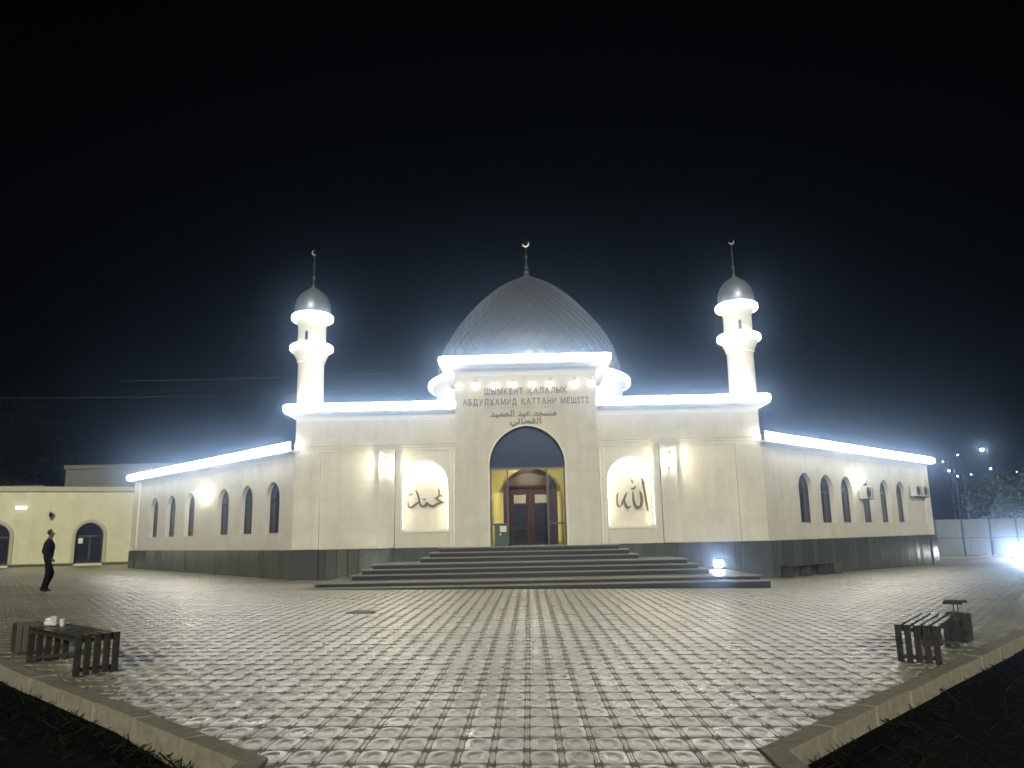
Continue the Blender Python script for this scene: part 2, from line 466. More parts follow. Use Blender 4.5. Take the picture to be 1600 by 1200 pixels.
KL, KLd = Vector((-1.93, 5.97)), Vector((-5.27, 4.81)).normalized()
KR, KRd = Vector((1.69, 6.24)), Vector((6.55, 7.34)).normalized()
def kerb_x(side, y):
    if side < 0: return KL.x if y <= KL.y else KL.x + KLd.x / KLd.y * (y - KL.y)
    return KR.x if y <= KR.y else KR.x + KRd.x / KRd.y * (y - KR.y)
ys = [-8, 2, 5.97, 6.24, 8, 10, 12, 14, 17, 20, 24.4]
pz = MB()
for a, b in zip(ys[:-1], ys[1:]):                                # bedding under the paving units
    xs = [0, 0.34, 0.5, 0.66, 1]
    for q0, q1 in zip(xs[:-1], xs[1:]):
        f = lambda q, y: max(-30, kerb_x(-1, y)) * (1 - q) + min(30, kerb_x(1, y)) * q
        P = [(f(q0, a), a), (f(q1, a), a), (f(q1, b), b), (f(q0, b), b)]
        pz.add([(x, y, g(x) - 0.0125) for x, y in P], [(0, 1, 2, 3)], 0)
fx = [-60, -40, -22, -12, 0, 12, 22, 40, 60]
for a, b in zip(fx[:-1], fx[1:]):                                # paving too far off to tell the units apart
    for c, d in ((24.4, 34), (34, 42), (42, 56)):
        pz.add([(x, y, g(x) - 0.0125) for x, y in ((a, c), (b, c), (b, d), (a, d))], [(0, 1, 2, 3)], 1)
plaza = tag(pz.build('plaza', ['bed', 'farpave']), kind='structure')

def tile_geo(simple=False):
    V, F = [], []
    hx, hy = TX / 2 - 0.0215, TY / 2 - 0.0025
    def ring(ax, ay, z, n=12, p=3.2):
        o = len(V)
        for i in range(n):
            a = 2 * math.pi * (i + 0.5) / n
            c, s_ = math.cos(a), math.sin(a)
            k = (abs(c) ** p + abs(s_) ** p) ** (-1 / p)
            V.append((ax * c * k, ay * s_ * k, z))
        return list(range(o, o + n))
    def skin(r0, r1):
        n = len(r0)
        for i in range(n): F.append((r0[i], r0[(i + 1) % n], r1[(i + 1) % n], r1[i]))
    a = ring(hx, hy, -0.02, p=4.6); b = ring(hx, hy, -0.0025, p=4.6); c = ring(hx - 0.010, hy - 0.010, 0.001, p=4.2)
    d = ring(hx * 0.68, hy * 0.66, 0.0045, p=2.3); e = ring(hx * 0.40, hy * 0.36, -0.0045, p=1.6)
    skin(a, b); skin(b, c); skin(c, d); skin(d, e); F.append(e)
    for sx in (-1, 1):                                            # the two ribs at the sides
        x0, x1 = sx * (TX / 2 - 0.002), sx * (TX / 2 - 0.016)
        o = len(V); h = TY * 0.33
        for z in (-0.02, -0.001):
            V += [(x0, -h, z), (x1, -h, z), (x1, h, z), (x0, h, z)]
        for f in ((4, 5, 6, 7), (0, 1, 5, 4), (1, 2, 6, 5), (2, 3, 7, 6), (3, 0, 4, 7)): F.append(tuple(i + o for i in f))
    return V, F
TV, TF = tile_geo()
tm = bpy.data.meshes.new('paving_tile'); tm.from_pydata(TV, [], TF); tm.materials.append(MT['tile'])
bm = bmesh.new(); bm.from_mesh(tm); bmesh.ops.recalc_face_normals(bm, faces=bm.faces); bm.to_mesh(tm); bm.free()
TF = [tuple(p.vertices) for p in tm.polygons]
rt_ = random.Random(3)
CX0 = 9.1
cells = []
for j in range(-22, 101):
    y = TY0 + j * TY
    lim = 0.70 * max(y, 0) + 2.5
    for i in range(-115, 116):
        x = TX0 + (i + 0.5) * TX
        if abs(x) > lim or y > 42.0: continue
        if y > 24.2 and abs(x) < 7.3 and y < 30.5: continue
        if y > 29.8 and abs(x) < CX0 + (y - 29.8) + 0.02: continue
        if x + TX * 0.05 < kerb_x(-1, y) or x - TX * 0.05 > kerb_x(1, y): continue
        if (x + 3.64) ** 2 + (y - 17.1) ** 2 < 0.36 ** 2: continue
        cells.append((x, y))
def in_view(c):
    return c[1] > 5.75 and abs(c[0]) < 0.64 * c[1] + 0.1
seen = sorted([c for c in cells if in_view(c)], key=lambda c: c[1] * c[1] + 0.35 * c[0] * c[0])
single = set(seen[:300])
FVt, FFt = [], []
for (x, y) in cells:
    tx, ty = rt_.gauss(0, 0.005), rt_.gauss(0, 0.005)
    if rt_.random() < 0.06: tx, ty = tx * 2.0, ty * 2.0
    dz = rt_.gauss(0, 0.0016); rz = rt_.gauss(0, 0.006)
    if (x, y) in single:
        o = bpy.data.objects.new('paving_tile', tm); COL.objects.link(o); o.parent = plaza
        o.location = (x, y, g(x) + dz); o.rotation_euler = (tx, 0.014 + ty, rz)
    else:
        o0 = len(FVt); zz = g(x) + dz
        for (a, b, c) in TV:
            FVt.append((x + a - b * rz, y + b + a * rz, zz + c - a * (0.014 + ty) + b * tx))
        FFt += [tuple(i + o0 for i in f) for f in TF]
fm = bpy.data.meshes.new('paving_field'); fm.from_pydata(FVt, [], FFt); fm.materials.append(MT['tile']); fm.update()
tag(obj('paving_field', fm, plaza), kind='stuff')

# manhole
mh = thing('manhole_cover', (-3.64, 17.1, g(-3.64)), 'round dark manhole cover set in the paving left of the steps', 'manhole')
MB().lathe([(0.001, -0.02), (0.33, -0.02), (0.33, 0.012), (0.285, 0.012), (0.285, 0.004), (0.001, 0.004)], (-3.64, 17.1, g(-3.64)), 28).build('rim', 'kerbtop', mh)
c_ = MB().lathe([(0.001, 0.0), (0.278, 0.0), (0.278, 0.014), (0.24, 0.018), (0.001, 0.018)], (-3.64, 17.1, g(-3.64)), 28).build('lid', 'iron', mh)

# lawns with their kerbs
def lawn(side):
    K, D = (KL, KLd) if side < 0 else (KR, KRd)
    ox = side * 0.21
    far = K + D * 26
    m = MB()
    n = 14
    pts = []
    for i in range(n + 1):
        y = -8 + (far.y + 8) * i / n
        x0 = kerb_x(side, y) + ox; 
        row = [(x0 + side * w, y) for w in (0, 1, 2.5, 5, 9, 15, 24)]
        pts.append(row)
    W = len(pts[0])
    V = [(x, y, g(x) - 0.15 + 0.03 * noise.noise(Vector((x * 0.8, y * 0.8, side)))) for r in pts for x, y in r]
    F = [(i * W + k, i * W + k + 1, (i + 1) * W + k + 1, (i + 1) * W + k) for i in range(n) for k in range(W - 1)]
    m.add(V, F)
    return m.build('lawn', 'soil')
for s_ in (-1, 1): tag(lawn(s_), kind='structure')

def kerb(side):
    K, D = (KL, KLd) if side < 0 else (KR, KRd)
    e = bpy.data.objects.new('kerb', None); COL.objects.link(e); e.location = (K.x, K.y, 0); tag(e, kind='structure')
    nrm = Vector((-D.y, D.x)) if side < 0 else Vector((D.y, -D.x))
    if nrm.y > 0: nrm = -nrm
    rr = random.Random(11 + side)
    # along the diagonal, unit kerbstones 0.3 wide; then along the path towards the viewer
    def stone(p, d, nn, L, w=0.20):
        q = [p, p + d * L, p + d * L + nn * w, p + nn * w]
        dz = rr.gauss(0, 0.006); sh = rr.gauss(0, 0.005)
        m = MB()
        m.add([(v.x + nn.x * sh, v.y + nn.y * sh, g(v.x) + z + dz) for z in (-0.34, 0.034) for v in q],
              [(3, 2, 1, 0), (4, 5, 6, 7), (0, 1, 5, 4), (1, 2, 6, 5), (2, 3, 7, 6), (3, 0, 4, 7)])
        return m.build('kerb_stone', 'kerbtop', e, bevel=0.012)
    t = 0.0
    while t < 22:
        stone(K + D * t, D, nrm, 0.992); t += 1.0
    t = 0.0
    P0 = Vector((K.x, K.y - 0.004))
    while t < 10:
        stone(P0 - Vector((0, t)), Vector((0, -1)), Vector((side, 0)), 0.992, 0.20); t += 1.0
    return e
for s_ in (-1, 1): kerb(s_)

# sparse grass on the lawns
def grass(side, count, seed):
    rr = random.Random(seed); V, F = [], []
    for _ in range(count):
        y = 4.6 + 9 * rr.random() ** 1.3
        x = kerb_x(side, y) + side * (0.34 + 5.5 * rr.random() ** 1.4)
        z = g(x) - 0.16; h = rr.uniform(0.03, 0.10); a = rr.uniform(0, 6.28); w = rr.uniform(0.004, 0.009)
        lx, ly = rr.gauss(0, 0.05), rr.gauss(0, 0.05)
        o = len(V); cx, cy = math.cos(a) * w, math.sin(a) * w
        V += [(x - cx, y - cy, z), (x + cx, y + cy, z), (x + lx + cx * .5, y + ly + cy * .5, z + h * .7), (x + lx * 1.9, y + ly * 1.9, z + h)]
        F += [(o, o + 1, o + 2), (o, o + 2, o + 3)]
    me = bpy.data.meshes.new('grass'); me.from_pydata(V, [], F); me.materials.append(MT['grass'])
    return obj('grass', me)
tag(grass(-1, 4500, 5), 'dark sparse grass on the lawn at the lower left', 'grass', kind='stuff')
tag(grass(1, 4500, 6), 'dark sparse grass on the lawn at the lower right', 'grass', kind='stuff')

# ------------------------------------------------------------------ the mosque
mosque = thing('mosque', (0, FY, 0), 'white floodlit mosque with pointed dome, two minarets and angled side wings', 'mosque')
ZP = 1.24            # plinth top / landing
PH = 2.72            # portal half width
PY = 29.2            # portal face
# front wall either side of the portal, with the two arched niches
for s_ in (-1, 1):
    wl = MB()
    niche = arch(s_ * 3.98, 0.87, 1.88, 3.62, 4.53)
    x0, x1 = sorted((s_ * (PH - 0.05), s_ * CX))
    wl.sheet([(x0, ZP - 0.05), (x1, ZP - 0.05), (x1, 5.30), (x0, 5.30)], [niche], FRONT(FY))
    wl.band(niche, FRONT(FY), FRONT(FY + 0.34))
    wl.sheet(niche, [], FRONT(FY + 0.34))
    wl.build('front_wall', 'stone', mosque)
# upper block
ub = MB()
ub.box(-CX, CX, FY - 0.05, 34.5, 5.30, 6.62)
ub.box(-CX + 0.25, CX - 0.25, FY + 0.3, 34.2, 6.62, 6.70)
ub.build('upper_block', 'stone', mosque)
# horizontal band of mouldings under the upper block
for s_ in (-1, 1):
    mb_ = MB()
    x0, x1 = sorted((s_ * (PH - 0.02), s_ * (CX + 0.02)))
    mb_.box(x0, x1, FY - 0.11, FY + 0.02, 5.20, 5.297)
    mb_.box(x0, x1, FY - 0.07, FY + 0.02, 5.09, 5.197)
    mb_.box(x0, x1, FY - 0.035, FY + 0.02, 4.96, 5.087)
    mb_.build('string_course', 'stone', mosque)
for s_ in (-1, 1):
    # pilasters
    x0, x1 = sorted((s_ * 5.14, s_ * 5.76))
    MB().box(x0, x1, FY - 0.24, FY + 0.02, ZP, 4.957).build('pilaster', 'stone', mosque, bevel=0.015)
    x0, x1 = sorted((s_ * 8.08, s_ * (CX + 0.003)))
    MB().box(x0, x1, FY - 0.10, FY + 0.02, ZP, 4.957).build('corner_pilaster', 'stone', mosque, bevel=0.012)
    m = MB()                                                       # slim rods beside the portal
    for xo, w, d in ((2.80, 0.07, 0.14), (2.95, 0.05, 0.08)):
        x0, x1 = sorted((s_ * xo, s_ * (xo + w))); m.box(x0, x1, FY - d, FY + 0.02, ZP, 4.955)
    m.build('vertical_moulding', 'trim', mosque)
    # raised frame round the niche
    fo, fi = arch(s_ * 3.98, 0.945, 1.80, 3.62, 4.62), arch(s_ * 3.98, 0.872, 1.882, 3.62, 4.532)
    MB().solid(fo, [fi], FRONT(FY - 0.045), FRONT(FY + 0.01)).build('niche_frame', 'trim', mosque)
    # concealed light on the niche soffit
    zz = arch(s_ * 3.98, 0.862, 1.88, 3.62, 4.515)[3:]
    inn = arch(s_ * 3.98, 0.835, 1.88, 3.62, 4.485)[3:]
    n = len(zz)
    m = MB()
    V = [(p[0], FY + 0.05, p[1]) for p in zz] + [(p[0], FY + 0.05, p[1]) for p in inn] + [(p[0], FY + 0.09, p[1]) for p in inn] + [(p[0], FY + 0.09, p[1]) for p in zz]
    F = []
    for i in range(n - 1):
        for a in range(4):
            b = (a + 1) % 4; F.append((a * n + i, a * n + i + 1, b * n + i + 1, b * n + i))
    m.add(V, F).build('niche_light', 'niche_led', mosque)
    for q in (-1, 1):
        a, b = sorted((s_ * 3.98 + q * 0.868, s_ * 3.98 + q * 0.858))
        MB().box(a, b, FY + 0.05, FY + 0.07, 1.95, 3.60).build('niche_light', 'niche_led', mosque)

# portal block
WELL = arch(0.0, 1.43, ZP, 4.22, 5.74, 14)
pt = MB()
fr = [(-1.56, ZP), (1.56, ZP), (1.56, 6.46), (-1.56, 6.46)]
pt.sheet([(-PH, ZP - 0.06), (PH, ZP - 0.06), (PH, 7.80), (-PH, 7.80)], [fr], FRONT(PY))
pt.band(fr, FRONT(PY), FRONT(PY + 0.025))
pt.sheet(fr, [WELL], FRONT(PY + 0.025))
pt.band(WELL[2:], FRONT(PY + 0.025), FRONT(PY + 0.45), closed=False)
pt.band([WELL[-1], WELL[0]], FRONT(PY + 0.025), FRONT(PY + 0.45), closed=False)
pt.band([WELL[1], WELL[2]], FRONT(PY + 0.025), FRONT(PY + 0.45), closed=False)
for s_ in (-1, 1):
    pt.add([(s_ * PH, PY, ZP - 0.06), (s_ * PH, 33.5, ZP - 0.06), (s_ * PH, 33.5, 7.80), (s_ * PH, PY, 7.80)], [(0, 1, 2, 3)])
pt.add([(-PH, 33.5, 5), (PH, 33.5, 5), (PH, 33.5, 7.8), (-PH, 33.5, 7.8)], [(0, 1, 2, 3)])
pt.build('portal', 'stone', mosque)
ol = [(x, z) for x, z in arch(0, 1.50, ZP, 4.22, 5.815, 14)]
MB().solid(ol, [arch(0, 1.432, ZP + 0.001, 4.22, 5.742, 14)], FRONT(PY - 0.012), FRONT(PY + 0.027)).build('arch_moulding', 'trim', mosque)

def square_path(hx, y0, y1):
    # open U: left side back -> front -> right side back, with mitred outward vectors
    return [((-hx, y1), (-1, 0)), ((-hx, y0), (-1, -1)), ((hx, y0), (1, -1)), ((hx, y1), (1, 0))]
def cove(z0, z1, out, lip=0.10, inset=0.15, shelf=0.15):
    pr = [(-inset, z0)]
    n = 6
    for i in range(n + 1):
        a = math.pi / 2 * i / n
        pr.append((out * (1 - math.cos(a)), z0 + (z1 - z0) * math.sin(a)))
    pr += [(out + shelf, z1), (out + shelf, z1 + lip), (-inset, z1 + lip)]
    return pr
def strip(z, out, h, d):
    return [(out, z), (out + d, z + h * 0.2), (out + d, z + h * 0.8), (out, z + h)]

pc = MB().sweep(cove(7.72, 8.07, 0.42, 0.045), square_path(PH, PY, 33.5)).build('portal_cornice', 'trim', mosque, smooth=True)
MB().sweep(strip(8.12, 0.49, 0.31, 0.09), square_path(PH, PY, 32.4)).build('light_strip', 'led', pc)
MB().box(-PH - 0.45, PH + 0.45, PY - 0.44, 33.5, 8.12, 8.33).build('portal_roof_slab', 'trim', mosque)

uc = MB().sweep(cove(6.20, 6.49, 0.26, 0.045), [((-PH, FY - 0.05), (0, -1))][:0] + square_path(CX, FY - 0.05, 34.5)).build('upper_cornice', 'trim', mosque, smooth=True)
for s_ in (-1, 1):
    if s_ < 0: path = [((-CX, 34.2), (-1, 0)), ((-CX, FY - 0.05), (-1, -1)), ((-PH - 0.01, FY - 0.05), (0, -1))]
    else: path = [((PH + 0.01, FY - 0.05), (0, -1)), ((CX, FY - 0.05), (1, -1)), ((CX, 34.2), (1, 0))]
    MB().sweep(strip(6.54, 0.33, 0.32, 0.08), path).build('light_strip', 'led', uc)

# angled wings: wall with six pointed windows each
WIN = {-1: [(1.17, 2.35), (3.55, 4.68), (5.88, 7.05), (9.66, 10.80), (12.06, 13.24), (14.42, 15.55)],
        1: [(2.87, 4.13), (4.87, 6.13), (6.92, 8.15), (9.25, 10.47), (11.33, 12.52), (13.42, 14.62)]}
for s_ in (-1, 1):
    holes = [arch((a + b) / 2, (b - a) / 2, 1.90, 3.28, 3.96, 8) for a, b in WIN[s_]]
    m = MB()
    m.sheet([(0, ZP - 0.05), (LW, ZP - 0.05), (LW, 5.05), (0, 5.05)], holes, WING(s_, 0))
    for h in holes: m.band(h, WING(s_, 0), WING(s_, -0.27))
    m.build('wing_wall', 'stone', mosque)
    T3 = WING3(s_)
    MB().box(17.25, LW + 0.02, -0.02, 0.09, ZP, 4.95, T3).build('end_pilaster', 'stone', mosque, bevel=0.012)
    m = MB()
    for h in holes: pass
    for (a, b) in WIN[s_]:
        c, hw = (a + b) / 2, (b - a) / 2
        fo = arch(c, hw + 0.02, 1.88, 3.28, 3.985, 8)
        mull = [arch(c - hw * 0.5 + 0.012, hw * 0.5 - 0.062, 1.96, 2.9, 3.17, 2)]
        def rect(x0, x1, z0, z1): return [(x0, z0), (x1, z0), (x1, z1), (x0, z1)]
        i0, i1 = c - hw + 0.07, c + hw - 0.07
        p1, p2 = rect(i0, c - 0.03, 1.97, 3.18), rect(c + 0.03, i1, 1.97, 3.18)
        top = arch(c, hw - 0.07, 3.26, 3.34, 3.87, 8)
        w = MB().solid(fo, [p1, p2, top], WING(s_, -0.20), WING(s_, -0.26)).build('window', 'frame', mosque)
        for p in (p1, p2, top):
            cx_ = sum(q[0] for q in p) / len(p); cz_ = sum(q[1] for q in p) / len(p)
            big = [(cx_ + (q[0] - cx_) * 1.03, cz_ + (q[1] - cz_) * 1.03) for q in p]
            MB().solid(big, [], WING(s_, -0.228), WING(s_, -0.24)).build('pane', 'darkglass', w)
    # cornice with its light strip
    n0 = Vector((s_ * S2, -S2)); d0 = Vector((s_ * S2, S2))
    P0 = Vector((s_ * (CX), FY)); P1 = P0 + d0 * LW; P2 = P1 - n0 * 8
    path = [(P0 - d0 * 0.16, n0), (P1, n0 + d0), (P2, d0)]
    wc = MB().sweep(cove(4.78, 5.01, 0.30, 0.045, 0.15, 0.0), path).build('wing_cornice', 'trim', mosque, smooth=True)
    MB().sweep(strip(5.06, 0.34, 0.32, 0.08), [((P0 - d0 * 0.20), n0), (P1, n0 + d0), (P1 - n0 * 1.2, d0)]).build('light_strip', 'led', wc)
    # end wall of the wing
    MB().add([(P1.x, P1.y, -0.8), (P2.x, P2.y, -0.8), (P2.x, P2.y, 5.1), (P1.x, P1.y, 5.1)], [(0, 1, 2, 3)]).build('end_wall', 'stone', mosque)
# flat roof and rear wall
e_ = CX + LW * S2
rp = [(-CX, FY + 0.05), (CX, FY + 0.05), (e_, FY + LW * S2), (e_ - 8 * S2, FY + LW * S2 + 8 * S2), (-e_ + 8 * S2, FY + LW * S2 + 8 * S2), (-e_, FY + LW * S2)]
MB().solid(rp, [], lambda x, y: (x, y, 5.06), lambda x, y: (x, y, 4.80)).build('flat_roof', 'block', mosque)
yb = FY + LW * S2 + 8 * S2
MB().add([(-e_ + 8 * S2, yb, -0.8), (e_ - 8 * S2, yb, -0.8), (e_ - 8 * S2, yb, 5.0), (-e_ + 8 * S2, yb, 5.0)], [(0, 1, 2, 3)]).build('rear_wall', 'stone', mosque)

# granite plinth in panels
plinths = {}
for s_ in (-1, 1):
    x0, x1 = sorted((s_ * PH, s_ * CX))
    plinths[s_, 0] = MB().box(x0, x1, FY - 0.045, FY + 0.1, -0.8, ZP - 0.01).build('plinth', 'joint', mosque)
    plinths[s_, 1] = MB().box(0, LW, -0.1, 0.045, -0.8, ZP - 0.01, WING3(s_)).build('plinth', 'joint', mosque)
PW = 0.43
def per_object(m, lo, hi):
    t = m.node_tree; b = t.nodes['Principled BSDF']; src = b.inputs['Base Color'].links[0].from_socket
    oi = t.nodes.new('ShaderNodeObjectInfo'); mr = t.nodes.new('ShaderNodeMapRange')
    mr.inputs['To Min'].default_value = lo; mr.inputs['To Max'].default_value = hi
    v = t.nodes.new('ShaderNodeVectorMath'); v.operation = 'SCALE'
    t.links.new(oi.outputs['Random'], mr.inputs['Value']); t.links.new(src, v.inputs[0]); t.links.new(mr.outputs[0], v.inputs['Scale'])
    t.links.new(v.outputs[0], b.inputs['Base Color'])
per_object(MT['granite'], 0.78, 1.25)
pm = MB().box(-PW / 2 + 0.014, PW / 2 - 0.014, -0.03, 0.0, -0.75, ZP - 0.004).mesh('granite_panel', 'granite')
for f in pm.polygons: pass
rr = random.Random(21)
def panel(x, y, rz, plinth):
    o = bpy.data.objects.new('granite_panel', pm); COL.objects.link(o); o.parent = plinth; o.matrix_parent_inverse = plinth.matrix_world.inverted()
    o.location = (x, y, rr.gauss(0, 0.0015)); o.rotation_euler = (rr.gauss(0, 0.006), 0, rz + rr.gauss(0, 0.010))
for s_ in (-1, 1):
    n = int((CX - PH) / PW)
    for i in range(n): panel(s_ * (CX - 0.02 - PW * (i + 0.5)), FY - 0.055, 0, plinths[s_, 0])
    n = int(LW / PW)
    for i in range(n):
        t = PW * (i + 0.5) + 0.04
        p = WING(s_, 0.055)(t, 0); panel(p[0], p[1], R(45) * s_, plinths[s_, 1])
for s_ in (-1, 1):
    cp = MB()
    cp.box(17.25, LW + 0.06, 0.06, 0.14, -0.7, ZP - 0.02, WING3(s_))
    cp.build('plinth_corner', 'granite', mosque, bevel=0.008)
    cp = MB()
    x0, x1 = sorted((s_ * 8.05, s_ * (CX + 0.05))); cp.box(x0, x1, FY - 0.17, FY - 0.095, -0.7, ZP - 0.002)
    cp.build('plinth_corner', 'granite', mosque, bevel=0.008)

# drum, dome, finial
DX, DY = 0.2, 38.0
drum = MB().lathe([(4.62, 5.0), (4.62, 8.35), (4.70, 8.60), (4.86, 8.80), (4.95, 8.86), (4.95, 9.02), (4.55, 9.05), (0.01, 9.05)], (DX, DY, 0), 48, caps=False).build('drum', 'trim', mosque, smooth=True)
MB().lathe([(4.96, 8.82), (5.05, 8.87), (5.05, 9.06), (4.96, 9.11), (4.96, 8.82)], (DX, DY, 0), 48, caps=False).build('light_ring', 'ledring', drum)
PROF = [(4.50, 9.05), (4.56, 9.35), (4.56, 9.75), (4.45, 10.15), (4.36, 10.53), (4.19, 10.9), (4.02, 11.22), (3.74, 11.66), (3.52, 11.98), (3.21, 12.37), (2.88, 12.75), (2.54, 13.13), (2.17, 13.48), (1.80, 13.80), (1.45, 14.06), (1.05, 14.30), (0.43, 14.62), (0.04, 14.90)]
dome = MB().lathe([(r * 0.992, z) for r, z in PROF], (DX, DY, 0), 64, caps=False).build('dome', 'domecap', mosque, smooth=True)
def prof_at(t):
    L = [0]
    for (a, b), (c, d) in zip(PROF[:-1], PROF[1:]): L.append(L[-1] + math.hypot(c - a, d - b))
    s = t * L[-1]
    for i in range(len(L) - 1):
        if s <= L[i + 1] + 1e-9:
            q = (s - L[i]) / (L[i + 1] - L[i]); return PROF[i][0] + (PROF[i + 1][0] - PROF[i][0]) * q, PROF[i][1] + (PROF[i + 1][1] - PROF[i][1]) * q
    return PROF[-1]
sh = MB(); NA, NR = 56, 34                                          # diamond shingles, lower tips lifted
rs_ = random.Random(9)
for k in range(NR):
    t0, t1, t2 = k / NR * 0.9, (k + 1) / NR * 0.9, (k + 2) / NR * 0.9
    (ra, za), (rb, zb), (rc, zc) = prof_at(t0), prof_at(t1), prof_at(min(t2, 1))
    for j in range(NA):
        a = 2 * math.pi * (j + (k % 2) * 0.5) / NA; h = math.pi / NA
        lift = 0.026 + rs_.random() * 0.004
        pts = [(ra + lift, a, za), (rb + 0.012, a + h, zb), (rc + 0.002, a, zc), (rb + 0.012, a - h, zb)]
        sh.add([(DX + r * math.cos(q), DY + r * math.sin(q), z) for r, q, z in pts], [(0, 1, 2), (0, 2, 3)])
me = bpy.data.meshes.new('dome_shingles'); me.from_pydata(sh.v, [], sh.f); me.materials.append(MT['dome']); me.polygons.foreach_set('use_smooth', [True] * len(me.polygons)); me.update()
tag(obj('dome_shingles', me, dome), kind='stuff')
sm = MB(); NS = 44
for sg_ in (1, -1):
    for j in range(NS):
        ring_ = []
        for i in range(41):
            t = 0.93 * i / 40; r, z = prof_at(t); r2p, z2p = prof_at(min(t + 0.01, 1))
            tx_, tz_ = r2p - r, z2p - z; l = math.hypot(tx_, tz_) or 1; nx_, nz_ = tz_ / l, -tx_ / l
            a = 2 * math.pi * j / NS + sg_ * 0.95 * t * 1.25; w = 0.011 / max(r, 0.3)
            for dr, da in ((0.012, -w), (0.027, 0), (0.012, w)):
                rr_ = r + nx_ * dr; ring_.append((DX + rr_ * math.cos(a + da), DY + rr_ * math.sin(a + da), z + nz_ * dr))
        sm.add(ring_, [(3 * i + k, 3 * i + k + 1, 3 * i + k + 4, 3 * i + k + 3) for i in range(40) for k in (0, 1)])
me = bpy.data.meshes.new('dome_seams'); me.from_pydata(sm.v, [], sm.f); me.materials.append(MT['dome']); me.update()
tag(obj('dome_seams', me, dome), kind='stuff')
def crescent(m, c, r, th=0.03, rot=0.0):
    pts_o, pts_i = [], []
    for i in range(21):
        a = R(-35 + 250 * i / 20 - 180)          # opens upward-right
        pts_o.append((c[0] + r * math.cos(a + rot), c[2] + r * math.sin(a + rot)))
    for i in range(21):
        a = R(-35 + 250 * i / 20 - 180)
        f = math.sin(math.pi * i / 20)
        pts_i.append((c[0] + r * (1 - 0.42 * f) * math.cos(a + rot), c[2] + r * (1 - 0.42 * f) * math.sin(a + rot) + 0.0))
    loop = pts_o + pts_i[::-1][1:-1]
    m.solid(loop, [], FRONT(c[1] - th / 2), FRONT(c[1] + th / 2))
def finial(c, z0, z1, balls, cr, parent, rp=0.028, rot=0.0):
    m = MB().tube([(c[0], c[1], z0 - 0.1), (c[0], c[1], z1 - cr)], [rp * 1.6, rp * 0.8], 8)
    for zb, rb in balls: m.sphere((c[0], c[1], zb), rb, 14, 10)
    crescent(m, (c[0], c[1], z1), cr, 0.05, rot)
    return m.build('finial', 'finial', parent, smooth=True)
finial((DX, DY), 14.88, 16.55, [(15.0, 0.16), (15.28, 0.11), (15.83, 0.085)], 0.17, dome, 0.03, R(15))

# minarets
def minaret(side):
    c = (side * 8.95, 31.25, 0)
    sh_ = MB().lathe([(0.60, 6.70), (0.60, 6.88), (0.545, 6.95), (0.53, 8.86)], c, 24).build('minaret', 'trim', mosque, smooth=True)
    MB().lathe([(0.53, 8.84), (0.585, 8.90), (0.585, 8.98), (0.64, 9.10), (0.74, 9.30), (0.82, 9.40), (0.82, 9.58), (0.56, 9.60)], c, 24).build('balcony', 'trim', sh_, smooth=True)
    MB().lathe([(0.822, 9.36), (0.885, 9.42), (0.885, 9.57), (0.822, 9.63), (0.822, 9.36)], c, 28, caps=False).build('light_ring', 'ledring', sh_)
    MB().lathe([(0.575, 9.58), (0.575, 10.42), (0.62, 10.56), (0.74, 10.70), (0.80, 10.74), (0.80, 10.90), (0.60, 10.93)], c, 24).build('gallery', 'trim', sh_, smooth=True)
    MB().lathe([(0.802, 10.68), (0.865, 10.74), (0.865, 10.89), (0.802, 10.95), (0.802, 10.68)], c, 28, caps=False).build('light_ring', 'ledring', sh_)
    # slot window facing the forecourt
    a0 = -math.pi / 2 - 0.12
    sl = [(q, z) for q, z in arch(a0, 0.10, 9.76, 10.02, 10.17, 4)]
    MB().solid(sl, [], lambda q, z: (c[0] + 0.585 * math.cos(q), c[1] + 0.585 * math.sin(q), z), lambda q, z: (c[0] + 0.55 * math.cos(q), c[1] + 0.55 * math.sin(q), z)).build('slot_window', 'darkglass', sh_)
    d = MB().lathe([(0.70, 10.92), (0.745, 11.05), (0.755, 11.2), (0.735, 11.4), (0.66, 11.62), (0.54, 11.82), (0.38, 11.98), (0.20, 12.10), (0.07, 12.2), (0.03, 12.35)], c, 28).build('cap_dome', 'domecap', sh_, smooth=True)
    finial(c[:2], 12.3, 13.76, [(12.62, 0.085), (13.2, 0.06)], 0.125, sh_, 0.024, R(-60) if side < 0 else R(20))
for s_ in (-1, 1): minaret(s_)

# vestibule: yellow room, glazed screen, inner door
v = MB()
yb_ = 31.8
v.add([(-1.43, PY + 0.45, ZP), (-1.43, yb_, ZP), (-1.43, yb_, 4.34), (-1.43, PY + 0.45, 4.34)], [(0, 1, 2, 3)])
v.add([(1.43, PY + 0.45, ZP), (1.43, yb_, ZP), (1.43, yb_, 4.34), (1.43, PY + 0.45, 4.34)], [(0, 1, 2, 3)])
v.add([(-1.43, PY + 0.45, 4.34), (1.43, PY + 0.45, 4.34), (1.43, yb_, 4.34), (-1.43, yb_, 4.34)], [(0, 1, 2, 3)])
v.sheet([(-1.43, ZP), (1.43, ZP), (1.43, 4.34), (-1.43, 4.34)], [], FRONT(yb_))
v.build('vestibule', 'yellow', mosque)
MB().lathe([(0.16, 4.22), (0.16, 4.335)], (-0.0, 30.5, 0), 16).build('ceiling_lamp', 'porch_lamp', mosque)
ty = PY + 0.30
tw = arch(0, 1.425, 4.16, 4.22, 5.735, 14)
MB().solid(tw, [], FRONT(ty), FRONT(ty + 0.03)).build('tympanum_glass', 'tymp', mosque)
scn = MB()
for x in (-1.40, -0.76, 0.76, 1.40): scn.box(x - 0.03, x + 0.03, ty - 0.02, ty + 0.05, ZP, 4.12)
scn.box(-1.43, 1.43, ty - 0.03, ty + 0.06, 4.10, 4.17)
